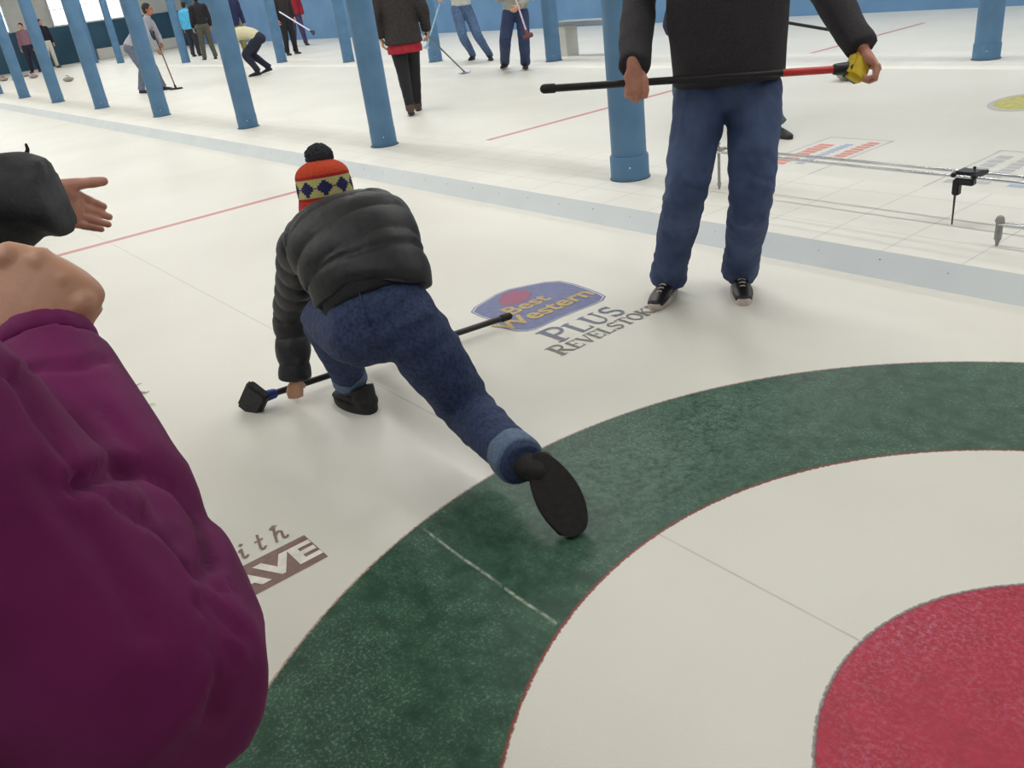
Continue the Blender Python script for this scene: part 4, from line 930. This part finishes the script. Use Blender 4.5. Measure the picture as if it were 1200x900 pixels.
broom('thin broom with a flat dark head on the ice, pushed by the sweeping person', t0+(t0-e).normalized()*.3, e, shaft=mat('dark_red_shaft', (96, 70, 72), .5), head_size=(.26, .10, .05), head_dir=fdv, head_up=Z, head_mat=mat('grey_pad', (64, 64, 68), .6), neck_mat=BP, r=.014)
# 14, 15 at the far end
fig('small far person in a black vest and white trousers before the dark far wall', (64, 80), .5, 1.80, mat('black_vest', (20, 22, 34), .85), mat('white_trousers', (206, 200, 186), .85), stance=.10, vox=.02)
fig('small far person in a pinkish top at the dark far wall between the leftmost pillars', (43, 85), -.4, 1.74, mat('pinkish_top', (130, 96, 110), .85), mat('navy_trousers', (26, 30, 48)), stance=.10, vox=.02)

# ---------------------------------------------------------------- 16. purple sleeve, close on the left
J = {}
J['f'] = V((.85, -.5, 0)).normalized(); J['l'] = Z.cross(J['f'])
J['elR'] = at(178, 796, .625); J['wrR'] = at(52, 408, .755)
J['shR'] = at(-240, 445, .50)
J['sho'] = J['shR']+J['l']*.19+Z*.03; J['shL'] = J['sho']+J['l']*.19-Z*.03
J['pel'] = V((J['sho'].x-.03, J['sho'].y, J['sho'].z-.47)); J['wai'] = J['pel']+Z*.13; J['che'] = J['pel']+Z*.34; J['nec'] = J['sho']+Z*.07; J['hed'] = J['sho']+Z*.21+J['f']*.03
for s, g in (('L', 1), ('R', -1)):
    b = J['pel']; J['hi'+s] = b+J['l']*.09*g-Z*.04
    J['an'+s] = V((b.x, b.y, .09))+J['l']*.13*g; J['kn'+s] = J['hi'+s].lerp(J['an'+s], .5); J['he'+s] = V((b.x, b.y, 0))+J['l']*.13*g-J['f']*.07; J['to'+s] = J['he'+s]+J['f']*.27
J['elL'] = J['shL']+J['l']*.06-Z*.28; J['wrL'] = J['elL']-Z*.2+J['f']*.15
fw = (J['wrR']-J['elR']).normalized(); ua = (J['elR']-J['shR']).normalized()
cre0 = [
(at(160, 590, .66), fw, .085, .012, 60), (at(245, 700, .64), (fw+V((0, 0, .2))).normalized(), .07, .010, 80), (at(60, 440, .72), fw, .05, .006, 120), (at(280, 820, .62), ua, .06, .008, 70)]
def px_of(co):
    d = co-CAM; w_ = d.dot(F); return 600+FPX*d.dot(R)/w_, 450-FPX*d.dot(U)/w_
def seg_d(p, a, b):
    ax, ay = a; bx, by = b; dx, dy = bx-ax, by-ay; t = max(0, min(1, ((p[0]-ax)*dx+(p[1]-ay)*dy)/(dx*dx+dy*dy))); return math.hypot(p[0]-ax-t*dx, p[1]-ay-t*dy)
GRV = [([(96, 566), (128, 552), (170, 549), (212, 566), (244, 604), (250, 660)], 10, .012), ([(176, 600), (214, 640), (248, 700), (280, 742)], 7, .007), ([(0, 428), (26, 446), (58, 494), (92, 541), (124, 573), (173, 611)], 7, .006),
       ([(22, 440), (46, 430), (90, 432), (120, 424)], 5, .005), ([(205, 628), (240, 668), (262, 690)], 6, .007), ([(250, 745), (262, 790), (250, 840)], 9, .005), ([(120, 480), (150, 520), (200, 545)], 8, .003), ([(60, 560), (120, 640), (170, 740)], 16, .005), ([(232, 705), (262, 740), (276, 775)], 6, .006)]
_pf = folds(.008, 5.5, (1, 1, 1), 1.5)
def pdisp(co, no):
    d = _pf(co, no)
    if (co-CAM).dot(F) > .2:
        p = px_of(co)
        if -60 < p[0] < 340 and 380 < p[1] < 940:
            for pl, w_, A_ in GRV:
                e = min(seg_d(p, a, b) for a, b in zip(pl, pl[1:])); d += -A_*math.exp(-(e/w_)**2)+A_*.2*math.exp(-((e-2.1*w_)/(w_*1.2))**2)
    return d
PUR = person('person at the left edge in a purple jacket, bent arm and closed fist showing', J, PURPLE, BLACK_CLOTH, LEATHER, skin=SKIN_WARM, vox=.008, hem=.12, root=V((J['pel'].x, J['pel'].y, 0)),
    arm_r=(.088, .088, .064, .046), torso=dict(w=(.21, .20, .20, .185, .08), d=(.15, .14, .14, .11, .07)), shirt_disp=pdisp, gname='purple_jacket',
    hands={'R': dict(w=at(-14, 458, .755), d=R*.42+U*.88+F*.10, n=-F*.85+U*.2+R*.35, side=-1, curls=((1.6, 1.75, 1.0),)*4, thumb=(.5, .7), td=U*.5-R*.5+F*.7, spread=.0, vox=.0028), 'L': None}, hand_s=1.28, hvox=.004)
# elastic cuff
w = J['wrR']; bm = bmesh.new(); sweep(bm, [w-fw*.012, w+fw*.0, w+fw*.012], [.043, .0455, .041], None, 40, (False, False)); link('cuff', fuse(bm, .004, 2, folds(.003, 30)), [PURPLE], PUR[3])

# ---------------------------------------------------------------- 17. grey sleeve with open hand
J = {}
J['f'] = V((.3, -.95, 0)).normalized(); J['l'] = Z.cross(J['f'])
J['wrL'] = at(60, 229, 1.30); J['elL'] = at(-150, 262, 1.28); J['shL'] = at(-340, 150, 1.25)
J['sho'] = J['shL']-J['l']*.19+Z*.03; J['shR'] = J['sho']-J['l']*.19-Z*.03
J['pel'] = V((J['sho'].x, J['sho'].y, J['sho'].z-.48)); J['wai'] = J['pel']+Z*.14; J['che'] = J['pel']+Z*.35; J['nec'] = J['sho']+Z*.07; J['hed'] = J['sho']+Z*.21+J['f']*.03
k = 1
for s, g in (('L', 1), ('R', -1)):
    b = J['pel']; J['hi'+s] = b+J['l']*.09*g-Z*.04
    J['an'+s] = V((b.x, b.y, .09))+J['l']*.13*g; J['kn'+s] = J['hi'+s].lerp(J['an'+s], .5); J['he'+s] = V((b.x, b.y, 0))+J['l']*.13*g-J['f']*.07; J['to'+s] = J['he'+s]+J['f']*.27
J['elR'] = J['shR']-J['l']*.06-Z*.28; J['wrR'] = J['elR']-Z*.22+J['f']*.1
fw = (J['wrL']-J['elL']).normalized()
GRY = person('person at the left edge in a dark grey jacket, open pointing hand showing', J, GREYSHELL, BLACK_CLOTH, LEATHER, skin=SKIN_PINK, vox=.009, root=V((J['pel'].x, J['pel'].y, 0)), arm_r=(.085, .080, .068, .056),
    shirt_disp=folds(.010, 7, (1, 1, 1), 4., [(at(30, 235, 1.3), (fw+Z*.5).normalized(), .10, .008, 85)]), cuff_ext=.075, hands={'L': dict(w=at(54, 230, 1.375), d=R*.10-U*.07+F*.99, n=F*.25-R*.95+U*.1, side=1, curls=(.10, .14, .22, .4), thumb=(.9, .0), td=R*.46+U*.30+F*.7, spread=-.02, vox=.0028)}, gname='grey_jacket', hand_s=.88, hvox=.004)
w = J['wrL']
bm = bmesh.new(); p = w-fw*.045+U*.062; box(bm, p, (.03, .012, .018), R, U, .003); limb(bm, [p, p+U*.012+R*.01, p+U*.022+R*.008], [.003, .003, .002], n=8); link('cuff_tab', to_mesh(bm), [BLACK_CLOTH], GRY[3], smooth=40)

# ================================================================== LIGHT
def area(name, loc, sx, sy, power, col, rot=(0, 0, 0)):
    l = bpy.data.lights.new(name, 'AREA'); l.shape = 'RECTANGLE'; l.size = sx; l.size_y = sy; l.energy = power; l.color = col
    o = bpy.data.objects.new(name, l); COL.objects.link(o); o.location = loc; o.rotation_euler = rot; return o
WARM = (1, .995, .985)
for i in range(-2, 11):
    x = 3.90+3.148*(i+.5)
    k = .66 if i < 0 else (.72 if i < 1 else .74)
    for y, q in ((-2.70, 1.0), (-8.15, 1.0), (2.4, .8), (-11.2, .6)): area('ceiling_lamp', (x, y, 3.72), 2.6, .06 if y == -2.70 else .25, 62*k*q, WARM)
wd = bpy.data.worlds.new('world'); sc.world = wd; wd.use_nodes = True; wd.node_tree.nodes['Background'].inputs[0].default_value = (.9, .93, 1, 1); wd.node_tree.nodes['Background'].inputs[1].default_value = .1
sc.view_settings.view_transform = 'Standard'; sc.view_settings.look = 'None'; sc.view_settings.gamma = 1; sc.view_settings.use_curve_mapping = False
sc.view_settings.exposure = 0.0
for o in list(bpy.data.objects):
    if o.name.startswith('tmp'): bpy.data.objects.remove(o)
